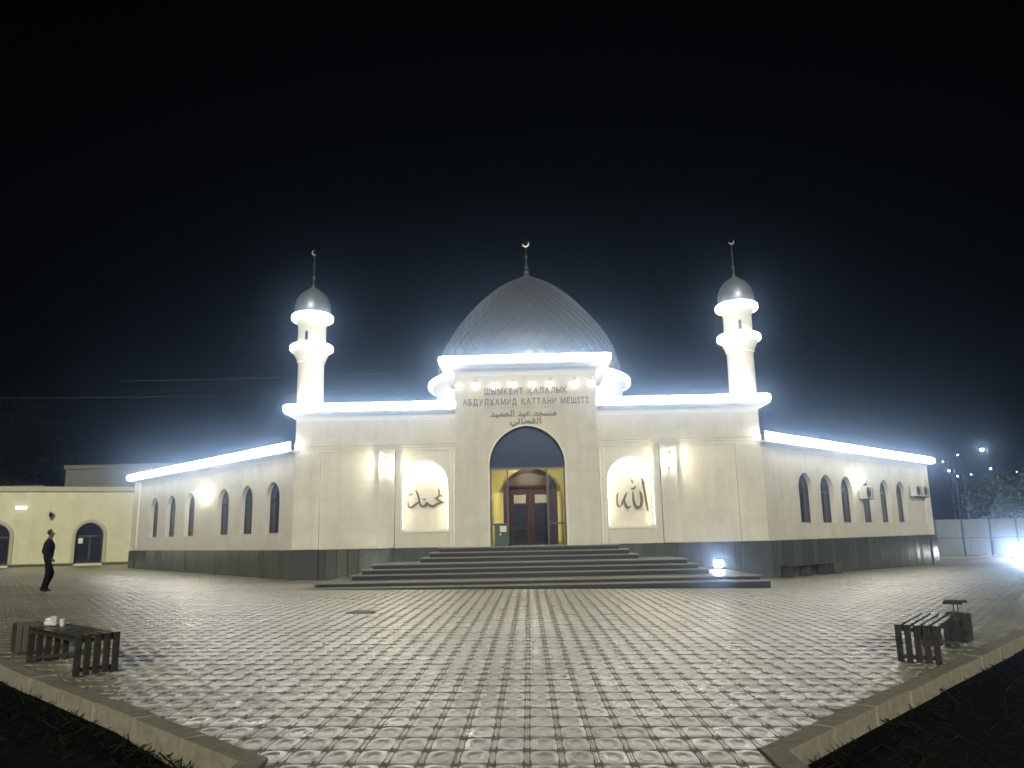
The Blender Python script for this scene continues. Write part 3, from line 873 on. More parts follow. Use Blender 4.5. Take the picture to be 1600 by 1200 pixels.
for a, b in ((-1.37, -0.79), (0.79, 1.37)): scn.box(a, b, ty - 0.018, ty + 0.048, 2.02, 2.08)
screen = scn.build('glazed_screen', 'frame', mosque)
for a, b, z0, z1 in ((-1.37, -0.79, 2.08, 4.10), (-1.37, -0.79, ZP, 2.02), (0.79, 1.37, 2.08, 4.10), (0.79, 1.37, ZP, 2.02)):
    MB().box(a, b, ty + 0.01, ty + 0.02, z0, z1).build('pane', 'clear', screen)
# inner arched doorway
D0 = 0.10
do = arch(D0, 1.10, ZP, 3.30, 4.32, 12)
top = arch(D0, 0.86, 3.62, 3.66, 4.14, 10)
leafs = [[(D0 - 0.84, ZP + 0.02), (D0 - 0.02, ZP + 0.02), (D0 - 0.02, 3.50), (D0 - 0.84, 3.50)], [(D0 + 0.02, ZP + 0.02), (D0 + 0.84, ZP + 0.02), (D0 + 0.84, 3.50), (D0 + 0.02, 3.50)]]
dr = MB().solid(do, [top, leafs[0], leafs[1]], FRONT(yb_ - 0.22), FRONT(yb_ - 0.02)).build('doorway', 'wood', mosque, bevel=0.008)
MB().solid([(D0 + (x - D0) * 1.02, z) for x, z in top], [], FRONT(yb_ - 0.12), FRONT(yb_ - 0.10)).build('fanlight', surf('brown_fanlight', (0.05, 0.033, 0.026), 0.5, var=0.1), dr)
for lf in leafs:
    x0, x1 = lf[0][0], lf[1][0]
    h1 = [(x0 + 0.15, 2.86), (x1 - 0.15, 2.86), (x1 - 0.15, 3.26), (x0 + 0.15, 3.26)]
    h2 = [(x0 + 0.15, 1.95), (x1 - 0.15, 1.95), (x1 - 0.15, 2.80), (x0 + 0.15, 2.80)]
    h3 = [(x0 + 0.15, 1.36), (x1 - 0.15, 1.36), (x1 - 0.15, 1.85), (x0 + 0.15, 1.85)]
    lo = MB().solid([(x0 + 0.004, ZP + 0.03), (x1 - 0.004, ZP + 0.03), (x1 - 0.004, 3.495), (x0 + 0.004, 3.495)], [h1, h2, h3], FRONT(yb_ - 0.18), FRONT(yb_ - 0.13)).build('door_leaf', 'wood', mosque, bevel=0.006)
    for h in (h1, h2, h3): MB().solid(h, [], FRONT(yb_ - 0.155), FRONT(yb_ - 0.145)).build('pane', 'darkglass', lo)
    xc = (x0 + x1) / 2
    MB().box(x0 + 0.17, x1 - 0.17, yb_ - 0.158, yb_ - 0.156, 2.90, 3.24).build('notice', surf('grey_notice', (0.26, 0.24, 0.21), 0.7, var=0.3, scale=14), lo)
    hx = x1 - 0.06 if x0 < D0 - 0.5 else x0 + 0.06
    MB().tube([(hx, yb_ - 0.20, 2.25), (hx, yb_ - 0.24, 2.28), (hx, yb_ - 0.24, 2.62), (hx, yb_ - 0.20, 2.65)], 0.013, 6).build('handle', 'finial', lo)

# ------------------------------------------------------------------ steps
st = thing('entrance_steps', (0, 26, 0), 'dark granite entrance steps with two landings leading up to the portal', 'steps')
STEPS = [(24.45, 7.20, 0.125), (24.95, 7.05, 0.25), (26.25, 5.96, 0.42), (26.60, 5.70, 0.58), (26.95, 5.42, 0.735), (27.95, 3.90, 0.90), (28.27, 3.62, 1.07), (28.60, 3.32, 1.235)]
pz_ = -0.6
for i, (y0, hw, zt) in enumerate(STEPS):
    ox = 0.22 if i < 2 else 0.0
    y1 = PY + 0.02 if i >= 5 else FY - 0.12
    if i >= 5: y1 = FY - 0.12
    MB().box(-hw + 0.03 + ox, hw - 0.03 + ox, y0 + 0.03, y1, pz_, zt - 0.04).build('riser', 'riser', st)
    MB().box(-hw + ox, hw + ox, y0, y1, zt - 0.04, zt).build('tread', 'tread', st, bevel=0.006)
    pz_ = zt + 0.0
fl_ = MB().box(-1.42, 1.42, PY - 0.0, yb_, ZP - 0.03, ZP + 0.004).build('threshold', 'tread', mosque)

# ------------------------------------------------------------------ lettering over the portal
def glyph_mesh(ch, size, extrude, bold, mat):
    c = bpy.data.curves.new('glyph', 'FONT'); c.body = ch; c.size = size; c.extrude = extrude; c.offset = bold; c.resolution_u = 3
    o = bpy.data.objects.new('glyph', c); COL.objects.link(o)
    dg = bpy.context.evaluated_depsgraph_get()
    me = bpy.data.meshes.new_from_object(o.evaluated_get(dg))
    bpy.data.objects.remove(o); bpy.data.curves.remove(c)
    me.materials.clear(); me.materials.append(MT[mat])
    return me
def sign_line(parent, text, x0, x1, zb, h, y, mat='letter', bold=0.007, part='letter'):
    ms, adv, tot, sp = [], [], 0, 0.055
    for ch in text:
        if ch == ' ': ms.append(None); adv.append(0.16); continue
        me = glyph_mesh(ch, h / 0.72, 0.02, bold, mat)
        xs = [v.co.x for v in me.vertices]; lo, hi = min(xs), max(xs)
        for v in me.vertices: v.co.x -= lo
        ms.append(me); adv.append(hi - lo + sp)
    k = (x1 - x0) / (sum(adv) - sp)
    x = x0
    for me, a in zip(ms, adv):
        if me is not None:
            for v in me.vertices:
                cx, cy, cz = v.co; v.co = (x + cx * k, y - cz, zb + cy)
            me.name = part
            obj(part, me, parent)
        x += a * k
sg = thing('building_sign', (0, PY, 6.6), 'two lines of grey metal Cyrillic lettering high on the portal', 'sign')
sign_line(sg, 'ШЫМКЕНТ ҚАЛАЛЫҚ', -1.58, 1.60, 6.995, 0.22, PY - 0.03)
sign_line(sg, 'АБДУЛХАМИД ҚАТТАНИ МЕШІТІ', -2.42, 2.42, 6.575, 0.225, PY - 0.03)
sa = thing('arabic_sign', (0, PY, 6.1), 'two short lines of dark Arabic lettering just above the entrance arch', 'sign')
def arabic(text, x0, x1, zb, sz, y):
    me = glyph_mesh(text, sz, 0.015, 0.008, 'letter')
    xs = [v.co.x for v in me.vertices]; lo, hi = min(xs), max(xs); k = (x1 - x0) / (hi - lo)
    for v in me.vertices:
        cx, cy, cz = v.co; v.co = (x0 + (cx - lo) * k, y - cz, zb + cy)
    return obj('lettering', me, sa)
arabic('\uFEAA\uFEF4\uFEE4\uFEA4\uFEDF\uFE8D \uFEAA\uFE92\uFECB \uFEAA\uFEA0\uFEB4\uFEE3', -1.37, 1.18, 6.13, 0.32, PY + 0.002)
arabic('\uFEF2\uFEE7\uFE8E\uFEC4\uFED8\uFEDF\uFE8D', -0.62, 0.58, 5.835, 0.29, PY + 0.002)

# calligraphy in the niches: brush strokes of varying width
def brush(m, pts, T, y0, y1):
    P = []                                           # Catmull-Rom resample
    q = [pts[0]] + pts + [pts[-1]]
    for i in range(1, len(q) - 2):
        for s in range(6):
            t = s / 6.0; r = []
            for c in range(3):
                p0, p1, p2, p3 = q[i - 1][c], q[i][c], q[i + 1][c], q[i + 2][c]
                r.append(0.5 * (2 * p1 + (p2 - p0) * t + (2 * p0 - 5 * p1 + 4 * p2 - p3) * t * t + (3 * p1 - p0 - 3 * p2 + p3) * t ** 3))
            P.append(r)
    P.append(list(pts[-1]))
    n = len(P); V = []
    for i, (x, y, w) in enumerate(P):
        a, b = P[max(0, i - 1)], P[min(n - 1, i + 1)]
        dx, dy = b[0] - a[0], b[1] - a[1]; l = math.hypot(dx, dy) or 1
        # broad-nib pen: width depends on the direction
        nx, ny = -dy / l * w / 2, dx / l * w / 2
        for sgn in (1, -1):
            X, Z = T(x + nx * sgn, y + ny * sgn)
            V += [(X, y0, Z), (X, y1, Z)]
    F = []
    for i in range(n - 1):
        a, b = 4 * i, 4 * (i + 1)
        F += [(a, b, b + 2, a + 2), (a + 1, a + 3, b + 3, b + 1), (a, a + 1, b + 1, b), (a + 2, b + 2, b + 3, a + 3)]
    F += [(0, 2, 3, 1), (4 * n - 4, 4 * n - 3, 4 * n - 1, 4 * n - 2)]
    m.add(V, F)
def calligraphy(strokes, cx, name, label, zx, zt):
    e = thing('calligraphy', (cx, FY + 0.3, 2.9), label, 'calligraphy')
    T = lambda x, y: (cx + (x - zx) * 0.00249, 4.53 - (y - zt) * 0.00246)
    for s in strokes:
        m = MB(); brush(m, s, T, FY + 0.16, FY + 0.22); m.build('stroke', 'bronze', e)
    m = MB()                                         # stand-off pins to the wall
    for s in strokes[:4]:
        x, y, w = s[len(s) // 2]; X, Z = T(x, y); m.tube([(X, FY + 0.2, Z), (X, FY + 0.35, Z)], 0.012, 6)
    m.build('pin', 'bronze', e)
calligraphy([
    [(690, 722, 14), (640, 716, 34), (580, 735, 36), (520, 768, 36), (465, 760, 34), (405, 712, 26)],
    [(655, 632, 12), (620, 600, 26), (575, 640, 30), (560, 662, 18)],
    [(597, 495, 10), (605, 540, 26), (603, 590, 20)],
    [(640, 690, 12), (590, 680, 28), (530, 640, 14)],
    [(420, 708, 26), (380, 762, 30), (325, 762, 28), (298, 700, 24), (275, 600, 26), (232, 508, 14)],
    [(300, 690, 16), (235, 735, 24), (180, 778, 28), (125, 772, 24), (118, 690, 12)],
    [(355, 655, 18), (375, 662, 26), (395, 655, 14)],
    [(120, 575, 10), (150, 590, 22), (190, 560, 14)],
], -3.98, 'calligraphy', 'bronze Arabic calligraphy of low sweeping strokes in the niche left of the door', 395, 70)
calligraphy([
    [(578, 365, 12), (596, 440, 36), (612, 560, 34), (632, 720, 32), (652, 890, 26)],
    [(628, 455, 10), (606, 440, 30), (590, 455, 20)],
    [(540, 570, 14), (560, 625, 34), (568, 720, 36), (545, 800, 38), (500, 822, 38), (458, 790, 36), (438, 700, 32), (434, 580, 16)],
    [(338, 590, 14), (310, 650, 34), (270, 730, 34), (238, 800, 18)],
    [(296, 700, 18), (308, 780, 34), (345, 826, 36), (395, 800, 14)],
    [(208, 595, 10), (186, 630, 26), (182, 720, 24), (188, 785, 26), (225, 815, 16)],
    [(405, 525, 22), (435, 532, 30), (465, 520, 26), (466, 485, 12)],
    [(414, 388, 12), (428, 410, 24), (438, 450, 12)],
], 3.98, 'calligraphy', 'bronze Arabic calligraphy with tall upright stroke in the niche right of the door', 390, 40)

# ------------------------------------------------------------------ wall lanterns
def lantern(T, label, scale=1.0):
    """T maps local (along wall, out from wall, up) to the world"""
    p = T(0, 0, 0)
    e = thing('wall_lantern', p, label, 'lantern', 'glowing wall lanterns')
    MB().box(-0.07, 0.07, 0.0, 0.025, -0.28, 0.02, T).build('back_plate', 'lantern_metal', e)
    pts = [T(0, 0.02, -0.20), T(0, 0.12, -0.27), T(0, 0.24, -0.25), T(0, 0.28, -0.18)]
    MB().tube(pts, 0.016, 6).build('arm', 'lantern_metal', e)
    c = T(0, 0.28, 0)
    MB().lathe([(0.055, -0.10), (0.085, 0.05), (0.10, 0.17), (0.06, 0.20)], c, 8).build('glass', 'lantern_glass', e)
    MB().lathe([(0.001, -0.235), (0.012, -0.20), (0.05, -0.16), (0.095, -0.13), (0.095, -0.112), (0.05, -0.105)], c, 8).build('base', 'lantern_metal', e)
    MB().lathe([(0.13, 0.20), (0.135, 0.225), (0.07, 0.29), (0.03, 0.33), (0.012, 0.40), (0.001, 0.42)], c, 8).build('cap', 'lantern_metal', e)
    return e
fl = lambda X, Y, Z: (lambda a, o, z: (X + a, Y - o, Z + z))
lantern(fl(-5.45, FY - 0.24, 4.36), 'glowing wall lantern on the pilaster left of the portal')
lantern(fl(5.45, FY - 0.24, 4.34), 'glowing wall lantern on the pilaster right of the portal')
lantern(lambda a, o, z: WING3(-1)(8.5 + a, o, 3.76 + z), 'glowing wall lantern between the two window groups of the left wing')
lantern(lambda a, o, z: WING3(1)(8.72 + a, o, 3.80 + z), 'glowing wall lantern above the air conditioner on the right wing')

# ------------------------------------------------------------------ spotlights under the portal cornice
SPX = [-2.62, -1.93, -1.19, -0.50, 0.25, 0.98, 1.90, 2.58]
ordn = ['first', 'second', 'third', 'fourth', 'fifth', 'sixth', 'seventh', 'eighth']
for i, x in enumerate(SPX):
    e = thing('wall_spotlight', (x, PY, 7.46), '%s from the left of the eight small spotlights above the sign lettering' % ordn[i], 'spotlight', 'spotlights above the sign')
    MB().box(x - 0.03, x + 0.03, PY - 0.10, PY + 0.01, 7.50, 7.56).build('bracket', 'trim', e)
    MB().lathe([(0.07, 7.40), (0.07, 7.58), (0.05, 7.60)], (x, PY - 0.12, 0), 12).build('housing', 'trim', e)
    MB().sphere((x, PY - 0.12, 7.36), 0.085, 12, 8).build('lens', 'spot', e)
    ld = bpy.data.lights.new('spot_beam', 'SPOT'); ld.energy = 34; ld.spot_size = R(38); ld.spot_blend = 0.7; ld.color = (1.0, 0.95, 0.82); ld.shadow_soft_size = 0.05
    lo = bpy.data.objects.new('spot_beam', ld); COL.objects.link(lo); lo.parent = e
    lo.location = (0, -0.13, -0.20); lo.rotation_euler = (R(-14), 0, 0)

# ------------------------------------------------------------------ floodlights
def floodlight(x, y, z, yaw, tilt, w, label, lens='flood'):
    e = thing('floodlight', (x, y, z), label, 'floodlight')
    Mx = Matrix.Translation((x, y, z + w * 0.62)) @ Matrix.Rotation(yaw, 4, 'Z') @ Matrix.Rotation(tilt, 4, 'X')
    T = lambda a, b, c: tuple(Mx @ Vector((a, b, c)))
    MB().box(-w / 2, w / 2, 0.0, 0.07, -w * 0.38, w * 0.38, T).build('housing', 'bracket', e, bevel=0.006)
    MB().box(-w * 0.44, w * 0.44, -0.006, 0.0, -w * 0.32, w * 0.32, T).build('lens', lens, e)
    m = MB()
    for k in range(5): m.box(-w * 0.4 + k * w * 0.2 - 0.006, -w * 0.4 + k * w * 0.2 + 0.006, 0.07, 0.10, -w * 0.34, w * 0.34, T)
    m.build('cooling_fin', 'bracket', e)
    ca, sa_ = math.cos(yaw), math.sin(yaw)
    m = MB()
    for s in (-1, 1):
        px = x + ca * s * (w / 2 + 0.015); py = y + sa_ * s * (w / 2 + 0.015)
        m.tube([(px, py, z), (px, py, z + w * 0.62)], 0.012, 6)
    m.tube([(x - ca * (w / 2 + 0.015), y - sa_ * (w / 2 + 0.015), z + 0.012), (x + ca * (w / 2 + 0.015), y + sa_ * (w / 2 + 0.015), z + 0.012)], 0.012, 6)
    m.build('bracket', 'bracket', e)
    return e
floodlight(-5.62, 29.25, 0.25, R(150), R(-25), 0.34, 'bright floodlight on the low landing left of the upper steps')
floodlight(6.95, 29.15, 0.25, R(-14), R(-18), 0.34, 'dazzling round floodlight at the foot of the plinth right of the steps')

# ------------------------------------------------------------------ air conditioners on the right wing
def aircon(t, z, label, w=0.82, h=0.56, out=0.12):
    T0 = WING3(1)
    T = lambda a, o, c: T0(t + a, out + o, z + c)
    e = thing('air_conditioner', T(0, 0, 0), label, 'air conditioner', 'outdoor air conditioner units')
    MB().box(-w / 2, w / 2, 0, 0.30, 0, h, T).build('casing', 'ac', e, bevel=0.012)
    cx_, cz_, r_ = -w * 0.16, h / 2, h * 0.41
    circ = [(cx_ + r_ * math.cos(2 * math.pi * k / 20), cz_ + r_ * math.sin(2 * math.pi * k / 20)) for k in range(20)]
    MB().solid(circ, [], lambda a, c: T(a, 0.312, c), lambda a, c: T(a, 0.295, c)).build('fan_grille', 'acdark', e)
    m = MB()
    for k in range(6):
        m.box(w * 0.28, w * 0.45, 0.298, 0.312, 0.08 + k * 0.07, 0.115 + k * 0.07, T)
    m.build('vent', 'acdark', e)
    m = MB()
    for s in (-1, 1): m.box(s * w * 0.3 - 0.02, s * w * 0.3 + 0.02, -out, 0.34, -0.045, -0.004, T)
    m.build('bracket', 'bracket', e)
aircon(9.05, 2.97, 'white outdoor air conditioner below the lantern on the right wing')
aircon(15.45, 3.22, 'inner of two air conditioners by the far end of the right wing')
aircon(16.50, 3.22, 'outer of two air conditioners by the far end of the right wing')

# ------------------------------------------------------------------ low bench against the right wing
T0 = WING3(1)
lbn = thing('low_bench', T0(2.6, 0.42, g(11)), 'long low dark bench standing against the plinth of the right wing', 'bench')
for k in range(3):
    MB().box(0.30, 4.9, 0.26 + 0.13 * k, 0.37 + 0.13 * k, g(11) + 0.41, g(11) + 0.45, T0).build('seat_slat', 'slat', lbn, bevel=0.005)
for t_0 in (0.45, 1.9, 3.35):
    MB().box(t_0, t_0 + 0.06, 0.26, 0.63, g(11) - 0.05, g(11) + 0.409, T0).build('leg', 'binwood', lbn)
MB().box(4.1, 4.9, 0.27, 0.62, g(11) - 0.05, g(11) + 0.408, T0).build('end_box', 'binwood', lbn, bevel=0.008)

# ------------------------------------------------------------------ green box in the porch
gb = thing('donation_box', (-1.0, 29.25, ZP), 'green box with white notice beside the entrance door', 'box')
MB().box(-1.27, -0.72, 29.22, 29.46, ZP + 0.001, 2.02).build('body', 'green', gb, bevel=0.01)
MB().box(-1.07, -0.83, 29.208, 29.217, 1.76, 1.98).build('notice', 'paper', gb)
MB().box(-1.09, -1.03, 29.208, 29.217, 1.64, 1.70).build('label_sticker', 'paper', gb)
MB().box(-1.30, -0.69, 29.20, 29.48, 2.021, 2.05).build('lid', 'green', gb)

# ------------------------------------------------------------------ annex on the left
AA, AB = Vector((-34.0, 47.5)), Vector((-24.0, 51.5))
ad_ = (AB - AA).normalized(); an_ = Vector((ad_.y, -ad_.x))
def ANX(o): return lambda t, z: (AA.x + ad_.x * t + an_.x * o, AA.y + ad_.y * t + an_.y * o, z)
def ANX3(t, o, z): return ANX(o)(t, z)
annex = thing('annex_building', (AA.x, AA.y, 0.3), 'low cream building with arched doorways behind the walking person', 'building')
dh = [arch(6.2, 0.80, 0.42, 2.15, 3.0, 10), arch(1.0, 0.80, 0.42, 2.15, 3.0, 10)]
m = MB(); m.sheet([(-12, 0.28), (10.5, 0.28), (10.5, 5.0), (-12, 5.0)], dh, ANX(0))
for h in dh: m.band(h, ANX(0), ANX(-0.35))
m.box(-12, 10.5, -6, -0.36, 0.0, 4.9, ANX3)
m.build('wall', 'annex', annex)
MB().box(-12, 10.5, -6.1, 0.18, 4.98, 5.28, ANX3).build('parapet', 'annextrim', annex)
m = MB()
for a, b in ((-12, 0.18), (1.82, 5.38), (7.02, 10.5)): m.box(a, b, -0.05, 0.06, -0.1, 0.47, ANX3)
m.build('base_course', 'annexbase', annex)
for k, h in enumerate(dh):
    c = (6.2, 1.0)[k]
    MB().solid(arch(c, 0.98, 0.48, 2.15, 3.2, 10), [arch(c, 0.802, 0.481, 2.15, 3.002, 10)], ANX(0.06), ANX(-0.01)).build('door_surround', 'annextrim', annex)
    f = MB().solid(arch(c, 0.79, 0.42, 2.15, 2.99, 10), [[(c - 0.70, 0.5), (c - 0.04, 0.5), (c - 0.04, 2.1), (c - 0.70, 2.1)], [(c + 0.04, 0.5), (c + 0.70, 0.5), (c + 0.70, 2.1), (c + 0.04, 2.1)], arch(c, 0.68, 2.18, 2.22, 2.88, 8)], ANX(-0.22), ANX(-0.28)).build('door', 'frame', annex)
    MB().solid(arch(c, 0.74, 0.46, 2.15, 2.95, 10), [], ANX(-0.245), ANX(-0.255)).build('pane', 'darkglass', f)
    MB().box(c - 0.66, c - 0.40, -0.20, -0.195, 1.68, 2.02, ANX3).build('notice', 'paper', f)
al = thing('wall_light', ANX3(2.26, 0, 3.95), 'bright oblong wall light on the cream building at the left edge', 'light')
MB().box(1.93, 2.57, 0.0, 0.08, 3.85, 4.06, ANX3).build('housing', 'annextrim', al)
MB().box(1.95, 2.55, 0.08, 0.11, 3.87, 4.04, ANX3).build('lens', 'annex_lamp', al)
ul = thing('unlit_lantern', ANX3(3.93, 0, 3.3), 'small dark unlit lantern on the cream building above the walking person', 'lantern')
MB().tube([ANX3(3.93, 0.0, 3.25), ANX3(3.93, 0.15, 3.18), ANX3(3.93, 0.22, 3.28)], 0.02, 6).build('arm', 'bracket', ul)
c = ANX3(3.93, 0.22, 3.30)
MB().lathe([(0.06, 0), (0.12, 0.20), (0.03, 0.24)], c, 6).build('glass', 'darkglass', ul)
MB().lathe([(0.16, 0.23), (0.06, 0.33), (0.01, 0.40)], c, 6).build('cap', 'bracket', ul)

bk = thing('grey_block', (-33, 60, 0), 'plain dim grey building rising behind the cream annex', 'building')
m = MB().box(-36.3, -14, 59.9, 70, -0.7, 7.45); m.build('wall', 'block', bk)
MB().box(-36.4, -14, 59.75, 70.1, 7.452, 7.75).build('parapet', 'block', bk)
lb = thing('low_shed', (-41, 58, 0), 'low dark shed roof peeping over the annex below the dark tree', 'building')
MB().box(-42, -36.8, 58, 62, -0.7, 5.9).build('wall', 'block', lb)
MB().box(-42.2, -36.6, 57.8, 62.2, 5.902, 6.1).build('roof', 'block', lb)

# ------------------------------------------------------------------ fence at the right
fe = thing('metal_fence', (25.7, 50, g(25)), 'grey sheet metal fence beyond the right wing', 'fence')
xs_ = [25.7 + 1.70 * k for k in range(0, 9)]
for k, x in enumerate(xs_):
    MB().box(x - 0.05, x + 0.05, 49.93, 50.03, -0.6, 2.14).build('post', 'post', fe)
    if k < len(xs_) - 1:
        for z0, z1 in ((-0.15, 0.90), (0.96, 2.08)):
            m = MB(); n = 9; w = 1.58 / n
            V, F = [], []
            for i in range(n * 2 + 1):
                xx = x + 0.06 + 1.58 * i / (n * 2); yy = 49.98 + (0.004 if i % 2 else -0.004)
                V += [(xx, yy, z0), (xx, yy, z1)]
            for i in range(n * 2): F.append((2 * i, 2 * i + 2, 2 * i + 3, 2 * i + 1))
            m.add(V, F).build('panel', 'fence', fe)
        MB().box(x + 0.05, x + 1.65, 49.94, 50.0, 0.90, 0.96).build('rail', 'post', fe)
fk = MB()
fk.box(24.2, 42, 49.3, 49.6, -0.6, g(22) + 0.14)
tag(fk.build('kerb', 'kerbtop', bevel=0.01), kind='structure')
floodlight(28.75, 46.8, g(22), R(-30), R(-4), 0.62, 'glaring white floodlight on the ground at the right edge of the picture', 'glare')

# ------------------------------------------------------------------ trees
def tree(x, y, z0, h, crown_r, trunk_h, leaf, n, label, seed, ls=0.16):
    e = thing('tree', (x, y, z0), label, 'tree')
    rr = random.Random(seed)
    m = MB(); m.tube([(x, y, z0 - 0.2), (x + 0.06, y, z0 + trunk_h * 0.5), (x - 0.05, y + 0.1, z0 + trunk_h), (x, y, z0 + h * 0.85)], [h * 0.026, h * 0.021, h * 0.016, 0.02], 8)
    tips = []
    for k in range(13):
        a = rr.uniform(0, 6.28); zb = z0 + trunk_h * rr.uniform(0.7, 1.4); L = crown_r * rr.uniform(0.55, 1.0)
        tip = Vector((x + math.cos(a) * L, y + math.sin(a) * L, zb + (h - trunk_h) * rr.uniform(0.15, 0.7)))
        m.tube([(x, y, zb), ((x * 0.5 + tip.x * 0.5), (y * 0.5 + tip.y * 0.5), zb * 0.42 + tip.z * 0.58), tip], [h * 0.010, h * 0.006, 0.012], 5)
        tips.append(tip)
    m.build('trunk', 'bark', e)
    for k in range(9): tips.append(Vector((x + rr.gauss(0, crown_r * 0.4), y + rr.gauss(0, crown_r * 0.4), z0 + h * rr.uniform(0.55, 0.97))))
    V, F = [], []
    for k in range(n):
        c = tips[rr.randrange(len(tips))]; s = crown_r * 0.26
        p = c + Vector((rr.gauss(0, s), rr.gauss(0, s), rr.gauss(0, s * 0.8)))
        a = Vector((rr.gauss(0, 1), rr.gauss(0, 1), rr.gauss(0, 0.7))).normalized(); b = a.cross(Vector((rr.gauss(0, 1), rr.gauss(0, 1), rr.gauss(0, 1)))).normalized()
        l = ls * rr.uniform(0.6, 1.3); o = len(V)
        V += [p - a * l, p + b * l * 0.42, p + a * l, p - b * l * 0.42]; F.append((o, o + 1, o + 2, o + 3))
    me = bpy.data.meshes.new('crown'); me.from_pydata([tuple(q) for q in V], [], F); me.materials.append(MT[leaf])
    obj('crown', me, e)
tree(33.8, 54.5, g(22), 4.9, 2.4, 1.3, 'leafR', 5200, 'pale green leafy tree behind the metal fence at the right edge', 2)
tree(40.5, 58.0, g(22), 7.6, 3.0, 2.2, 'leafR', 4000, 'taller dark tree behind the fence beyond the right picture edge', 4)
tree(-45.0, 63.0, 0.3, 13.0, 4.6, 4.0, 'leafL', 12000, 'tall very dark tree behind the cream annex at the left edge', 8, 0.15)

# ------------------------------------------------------------------ far street lamps
def far_lamp(x, y, z, r, label, mat='lamp_far', wide=1.0):
    e = thing('street_lamp', (x, y, -0.75), label, 'street lamp', 'distant street lamps')
    MB().tube([(x + 0.6, y, -0.75), (x + 0.6, y, z), (x + 0.45, y, z + 0.25), (x, y, z + 0.22)], [0.10, 0.06, 0.045, 0.04], 8).build('pole', 'post', e)
    MB().box(x - 0.35 * wide, x + 0.2, y - 0.16, y + 0.16, z + 0.15, z + 0.25).build('head', 'post', e)
    MB().sphere((x - 0.1, y, z + 0.05), r * 0.40, 10, 6, 0.75).build('bulb', mat, e)
far_lamp(55.8, 95, 10.8, 0.42, 'brightest far street lamp high in the dark sky at the right', 'lamp_far_big')
far_lamp(51.5, 95, 8.3, 0.26, 'far street lamp nearest the end of the right wing')
far_lamp(51.95, 97, 9.6, 0.13, 'small far lamp just above the one nearest the right wing')
far_lamp(52.8, 95, 10.2, 0.13, 'upper small far lamp left of the brightest one')
far_lamp(53.0, 96, 7.7, 0.16, 'far street lamp lowest in the cluster by the right wing')
far_lamp(54.1, 95, 7.8, 0.10, 'faint far lamp right of the lowest one in the cluster')
far_lamp(55.95, 94, 8.4, 0.15, 'left one of a close pair of far lamps under the brightest lamp')
far_lamp(56.55, 95, 8.45, 0.18, 'right one of a close pair of far lamps under the brightest lamp')
far_lamp(59.6, 95, 8.0, 0.08, 'faint far lamp at the right picture edge above the tree')

# overhead cables
def cable(a, b, sag, label):
    a, b = Vector(a), Vector(b); pts = []
    for i in range(17):
        t = i / 16; p = a.lerp(b, t); p.z -= sag * 4 * t * (1 - t); pts.append(p)
    o = MB().tube(pts, 0.016, 5).build('overhead_cable', 'cable'); tag(o, label, 'cable')
cable((-60, 65, 14.9), (-12, 65, 14.3), 0.5, 'thin overhead cable crossing the sky above the cream annex')
cable((-30, 55, 13.4), (8, 55, 14.2), 0.3, 'thin overhead cable between the left minaret and the dome')

# ------------------------------------------------------------------ benches, bins, litter
def bench(x, y, ang, label):
    e = thing('slatted_bench', (x, y, g(x)), label, 'bench', 'slatted benches on the forecourt', rz=ang)
    L, W, H = 1.70, 0.50, 0.47
    n = 5; sw = 0.074
    def P(m, name, mat='slat', bev=0.006):
        o = m.build(name, mat, None, bevel=bev); o.parent = e; return o
    for k in range(n):
        yy = -W / 2 + sw / 2 + (W - sw) * k / (n - 1)
        P(MB().box(-L / 2, L / 2, yy - sw / 2, yy + sw / 2, H - 0.035, H), 'seat_slat')
        for s in (-1, 1):
            a, b = sorted((s * L / 2 - s * 0.002, s * (L / 2 - 0.034)))
            P(MB().box(a, b, yy - sw / 2, yy + sw / 2, 0.02, H - 0.036), 'end_slat')
    for s in (-1, 1):
        a, b = sorted((s * (L / 2 - 0.036), s * (L / 2 - 0.075)))
        P(MB().box(a, b, -W / 2 + 0.005, W / 2 - 0.005, 0.055, 0.10), 'end_rail', 'binwood')
        P(MB().box(a, b, -W / 2 + 0.005, W / 2 - 0.005, H - 0.085, H - 0.038), 'end_rail', 'binwood')
        for q in (-1, 1):
            c, d = sorted((q * (W / 2 - 0.03), q * (W / 2 - 0.075)))
            a2, b2 = sorted((s * (L / 2 - 0.036), s * (L / 2 - 0.08)))
            P(MB().box(a2, b2, c, d, 0.0, 0.054), 'foot', 'binwood')
    for q in (-1, 1):
        c, d = sorted((q * (W / 2 - 0.03), q * (W / 2 - 0.07)))
        P(MB().box(-L / 2 + 0.08, L / 2 - 0.08, c, d, H - 0.08, H - 0.037), 'side_rail', 'binwood')
    return e
bench(5.34, 10.90, R(55), 'dark slatted bench beside the kerb on the right of the forecourt')
bench(-5.80, 10.03, R(139), 'dark slatted bench beside the kerb on the left of the forecourt')

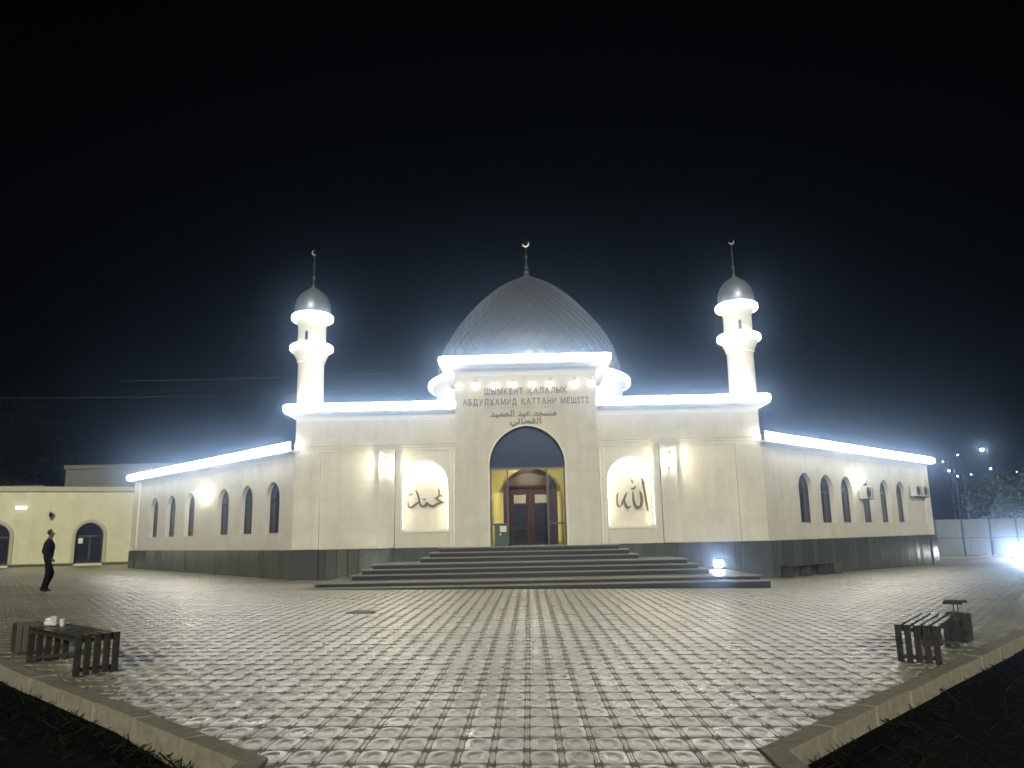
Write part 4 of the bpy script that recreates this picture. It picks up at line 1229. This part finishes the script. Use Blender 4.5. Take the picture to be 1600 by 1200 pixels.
def bin_(x, y, ang, label, plate, lid=True):
    e = thing('litter_bin', (x, y, g(x)), label, 'litter bin', rz=ang)
    def P(m, name, mat): o = m.build(name, mat, None, bevel=0.004); o.parent = e
    w, h = 0.32, 0.44
    for k in range(4):
        for s in (-1, 1):
            c = -w / 2 + 0.045 + (w - 0.09) * k / 3
            a, b = sorted((s * w / 2, s * (w / 2 - 0.02)))
            P(MB().box(c - 0.033, c + 0.033, a, b, 0.06, h), 'slat', 'slat')
            P(MB().box(a, b, c - 0.033, c + 0.033, 0.06, h), 'slat', plate)
    P(MB().box(-w / 2 + 0.02, w / 2 - 0.02, -w / 2 + 0.02, w / 2 - 0.02, 0.04, h - 0.06), 'liner', 'binwood')
    if not lid: return
    for s in (-1, 1):
        P(MB().tube([(s * 0.15, 0, 0.0), (s * 0.12, 0, 0.60)], 0.009, 6), 'post', 'binwood')
    n = 12; m = MB(); V, F = [], []
    for i in range(n + 1):
        a = math.pi * i / n
        V += [(-0.18 * math.cos(a), -0.13, 0.58 + 0.05 * math.sin(a)), (-0.18 * math.cos(a), 0.13, 0.58 + 0.05 * math.sin(a))]
    F = [(2 * i, 2 * i + 1, 2 * i + 3, 2 * i + 2) for i in range(n)]
    m.add(V, F)
    o = m.build('arched_lid', 'binwood', None); o.parent = e
    so = o.modifiers.new('thickness', 'SOLIDIFY'); so.thickness = 0.006
bin_(6.30, 11.95, R(50), 'small slatted litter bin with arched lid at the far end of the right bench', 'slat')
bin_(-7.1, 11.15, R(132), 'small open litter bin with pale side at the far end of the left bench', 'binplate', False)

def crumple(c, r, sz, seed, name, mat, label, cat):
    bm = bmesh.new(); bmesh.ops.create_icosphere(bm, subdivisions=3, radius=r)
    for v_ in bm.verts:
        n = noise.noise(v_.co * (2.6 / r) * 0.5 + Vector((seed, 0, 0))) + 0.5 * noise.noise(v_.co * (3.5 / r) + Vector((0, seed, 0)))
        v_.co *= 1 + 0.42 * n; v_.co.z *= sz
        v_.co.z = max(v_.co.z, -r * sz * 0.7)
    lo = min(v_.co.z for v_ in bm.verts)
    for v_ in bm.verts: v_.co += Vector((c[0], c[1], c[2] - lo))
    me = bpy.data.meshes.new(name); bm.to_mesh(me); bm.free(); me.materials.append(MT[mat])
    tag(obj(name, me), label, cat)
bz = g(-6.2) + 0.471
crumple((-6.36, 10.50, bz), 0.085, 0.8, 3.1, 'plastic_bag', 'bag', 'crumpled white plastic bag on the far end of the left bench', 'bag')
cu = thing('paper_cup', (-6.14, 10.36, bz), 'small white cup beside the plastic bag on the left bench', 'cup')
MB().lathe([(0.001, 0.001), (0.027, 0.001), (0.037, 0.085), (0.039, 0.09), (0.034, 0.088), (0.025, 0.006), (0.001, 0.006)], (-6.14, 10.36, bz), 16, caps=False).build('cup', 'bag', cu, smooth=True)
MB().lathe([(0.036, 0.086), (0.036, 0.092), (0.030, 0.094), (0.001, 0.094)], (-6.14, 10.36, bz), 16, caps=False).build('lid', 'paper', cu, smooth=True)

# ------------------------------------------------------------------ the walking person
def person(x, y, z, heading, scale):
    J = {}                                           # joint: (position, radius_x, radius_y); local x = forward, y = left
    def j(n, p, r, r2=None): J[n] = (Vector(p), r, r2 or r)
    j('pelvis', (0, 0, 0.96), 0.125, 0.150); j('waist', (0.005, 0, 1.10), 0.118, 0.150); j('chest', (0.0, 0, 1.30), 0.135, 0.180)
    j('upper', (-0.015, 0, 1.43), 0.105, 0.150); j('neck', (0.0, 0, 1.51), 0.056); j('jaw', (0.035, 0, 1.585), 0.066)
    j('skull', (0.025, 0, 1.665), 0.092, 0.080); j('crown', (0.015, 0, 1.725), 0.070, 0.064)
    for s, sy in (('L', 1), ('R', -1)):
        j('sh' + s, (-0.02, sy * 0.175, 1.415), 0.068); j('el' + s, (-0.10, sy * 0.245, 1.15), 0.043); j('wr' + s, (0.045, sy * 0.215, 0.955), 0.032)
        j('ha' + s, (0.085, sy * 0.20, 0.905), 0.036, 0.022)
        j('hip' + s, (0.0, sy * 0.085, 0.90), 0.098)
    j('knL', (0.17, 0.09, 0.52), 0.066); j('anL', (0.02, 0.09, 0.115), 0.042); j('toL', (0.165, 0.10, 0.042), 0.036)
    j('knR', (0.00, -0.09, 0.50), 0.066); j('anR', (-0.115, -0.09, 0.095), 0.042); j('toR', (0.045, -0.10, 0.036), 0.036)
    j('heL', (-0.012, 0.09, 0.06), 0.038); j('heR', (-0.14, -0.09, 0.045), 0.038)
    E = [('pelvis', 'waist'), ('waist', 'chest'), ('chest', 'upper'), ('upper', 'neck'), ('neck', 'jaw'), ('jaw', 'skull'), ('skull', 'crown')]
    for s in 'LR': E += [('upper', 'sh' + s), ('sh' + s, 'el' + s), ('el' + s, 'wr' + s), ('wr' + s, 'ha' + s), ('pelvis', 'hip' + s), ('hip' + s, 'kn' + s), ('kn' + s, 'an' + s), ('an' + s, 'he' + s), ('an' + s, 'to' + s)]
    # fingers
    for s, sy in (('L', 1), ('R', -1)):
        for q, (dx, dy, dz) in enumerate(((0.045, 0.012, -0.05), (0.035, 0.004, -0.065), (0.02, -0.004, -0.066), (0.005, -0.010, -0.055), (0.06, -0.012, -0.012))):
            b = J['ha' + s][0]
            n1, n2 = 'f%s%da' % (s, q), 'f%s%db' % (s, q)
            j(n1, b + Vector((dx * 0.6, sy * dy, dz * 0.55)), 0.010); j(n2, b + Vector((dx, sy * dy * 0.4, dz)), 0.008)
            E += [('ha' + s, n1), (n1, n2)]
    names = list(J)
    me = bpy.data.meshes.new('person_body')
    me.from_pydata([J[n][0] for n in names], [(names.index(a), names.index(b)) for a, b in E], [])
    o = bpy.data.objects.new('tmp', me); COL.objects.link(o)
    sk = o.modifiers.new('skin', 'SKIN'); sk.use_smooth_shade = True
    lay = me.skin_vertices[0].data
    for i, n in enumerate(names):
        lay[i].radius = (J[n][1], J[n][2]); lay[i].use_root = (n == 'pelvis')
    su = o.modifiers.new('sub', 'SUBSURF'); su.levels = 2; su.render_levels = 2
    dg = bpy.context.evaluated_depsgraph_get()
    body = bpy.data.meshes.new_from_object(o.evaluated_get(dg))
    bpy.data.objects.remove(o)
    for mname in ('skin', 'shirt', 'trouser', 'shoe'): body.materials.append(MT[mname])
    for p in body.polygons:
        c = p.center; side_arm = abs(c.y) > 0.165
        if c.z > 1.50: k = 0
        elif c.z < 0.085 + (0.03 if c.x > 0.02 else 0): k = 3
        elif abs(c.y) > 0.17 and c.z < 0.965 and c.z > 0.78 : k = 0
        elif c.z < 1.0: k = 2
        else: k = 1
        p.material_index = k; p.use_smooth = True
    e = thing('person', (x, y, z), 'person in dark top and trousers walking right past the cream building', 'person', rz=heading)
    e.scale = (scale,) * 3
    def P(me_, name): 
        q = bpy.data.objects.new(name, me_); COL.objects.link(q); q.parent = e; return q
    P(body, 'body')
    h = MB(); h.sphere((0.008, 0, 1.690), 0.090, 24, 16, 1.02)
    hm = h.mesh('hair', 'hair', True)
    bm = bmesh.new(); bm.from_mesh(hm)
    bmesh.ops.delete(bm, geom=[v_ for v_ in bm.verts if v_.co.z < 1.625 or (v_.co.x > 0.02 and v_.co.z < 1.72) or (v_.co.x > 0.045 and v_.co.z < 1.765)], context='VERTS')
    for v_ in bm.verts: v_.co.y *= 0.92
    bm.to_mesh(hm); bm.free()
    hh = P(hm, 'hair'); so = hh.modifiers.new('t', 'SOLIDIFY'); so.thickness = 0.008
    f = MB(); f.sphere((0.118, 0, 1.640), 0.017, 8, 6, 1.4)
    for s in (-1, 1): f.sphere((0.02, s * 0.083, 1.645), 0.022, 8, 6, 1.4)
    fm_ = f.mesh('face_feature', 'skin', True); P(fm_, 'face_feature')
    f = MB()
    for s in (-1, 1): f.sphere((0.098, s * 0.032, 1.662), 0.006, 8, 6, 0.7)
    f.box(0.100, 0.106, -0.022, 0.022, 1.596, 1.601)
    P(f.mesh('eyes_and_mouth', 'hair', True), 'eye_line')
person(-14.63, 23.64, g(-14.63) + 0.0, R(44), 1.055)

# ------------------------------------------------------------------ the air
hz, t_, b_ = nt('lens_glow_haze')
t_.nodes.remove(b_)
pv = t_.nodes.new('ShaderNodeVolumePrincipled')
pv.inputs['Color'].default_value = (0.41, 0.62, 1.0, 1)
pv.inputs['Density'].default_value = 0.0065
pv.inputs['Anisotropy'].default_value = 0.96
t_.links.new(pv.outputs[0], t_.nodes['Material Output'].inputs['Volume'])
MT['haze'] = hz
hb = MB().box(-420, 420, -420, 420, -1.75, 18.2).build('haze', 'haze')
tag(hb, 'thin haze added to imitate lens glow round the lights', 'haze', kind='stuff')
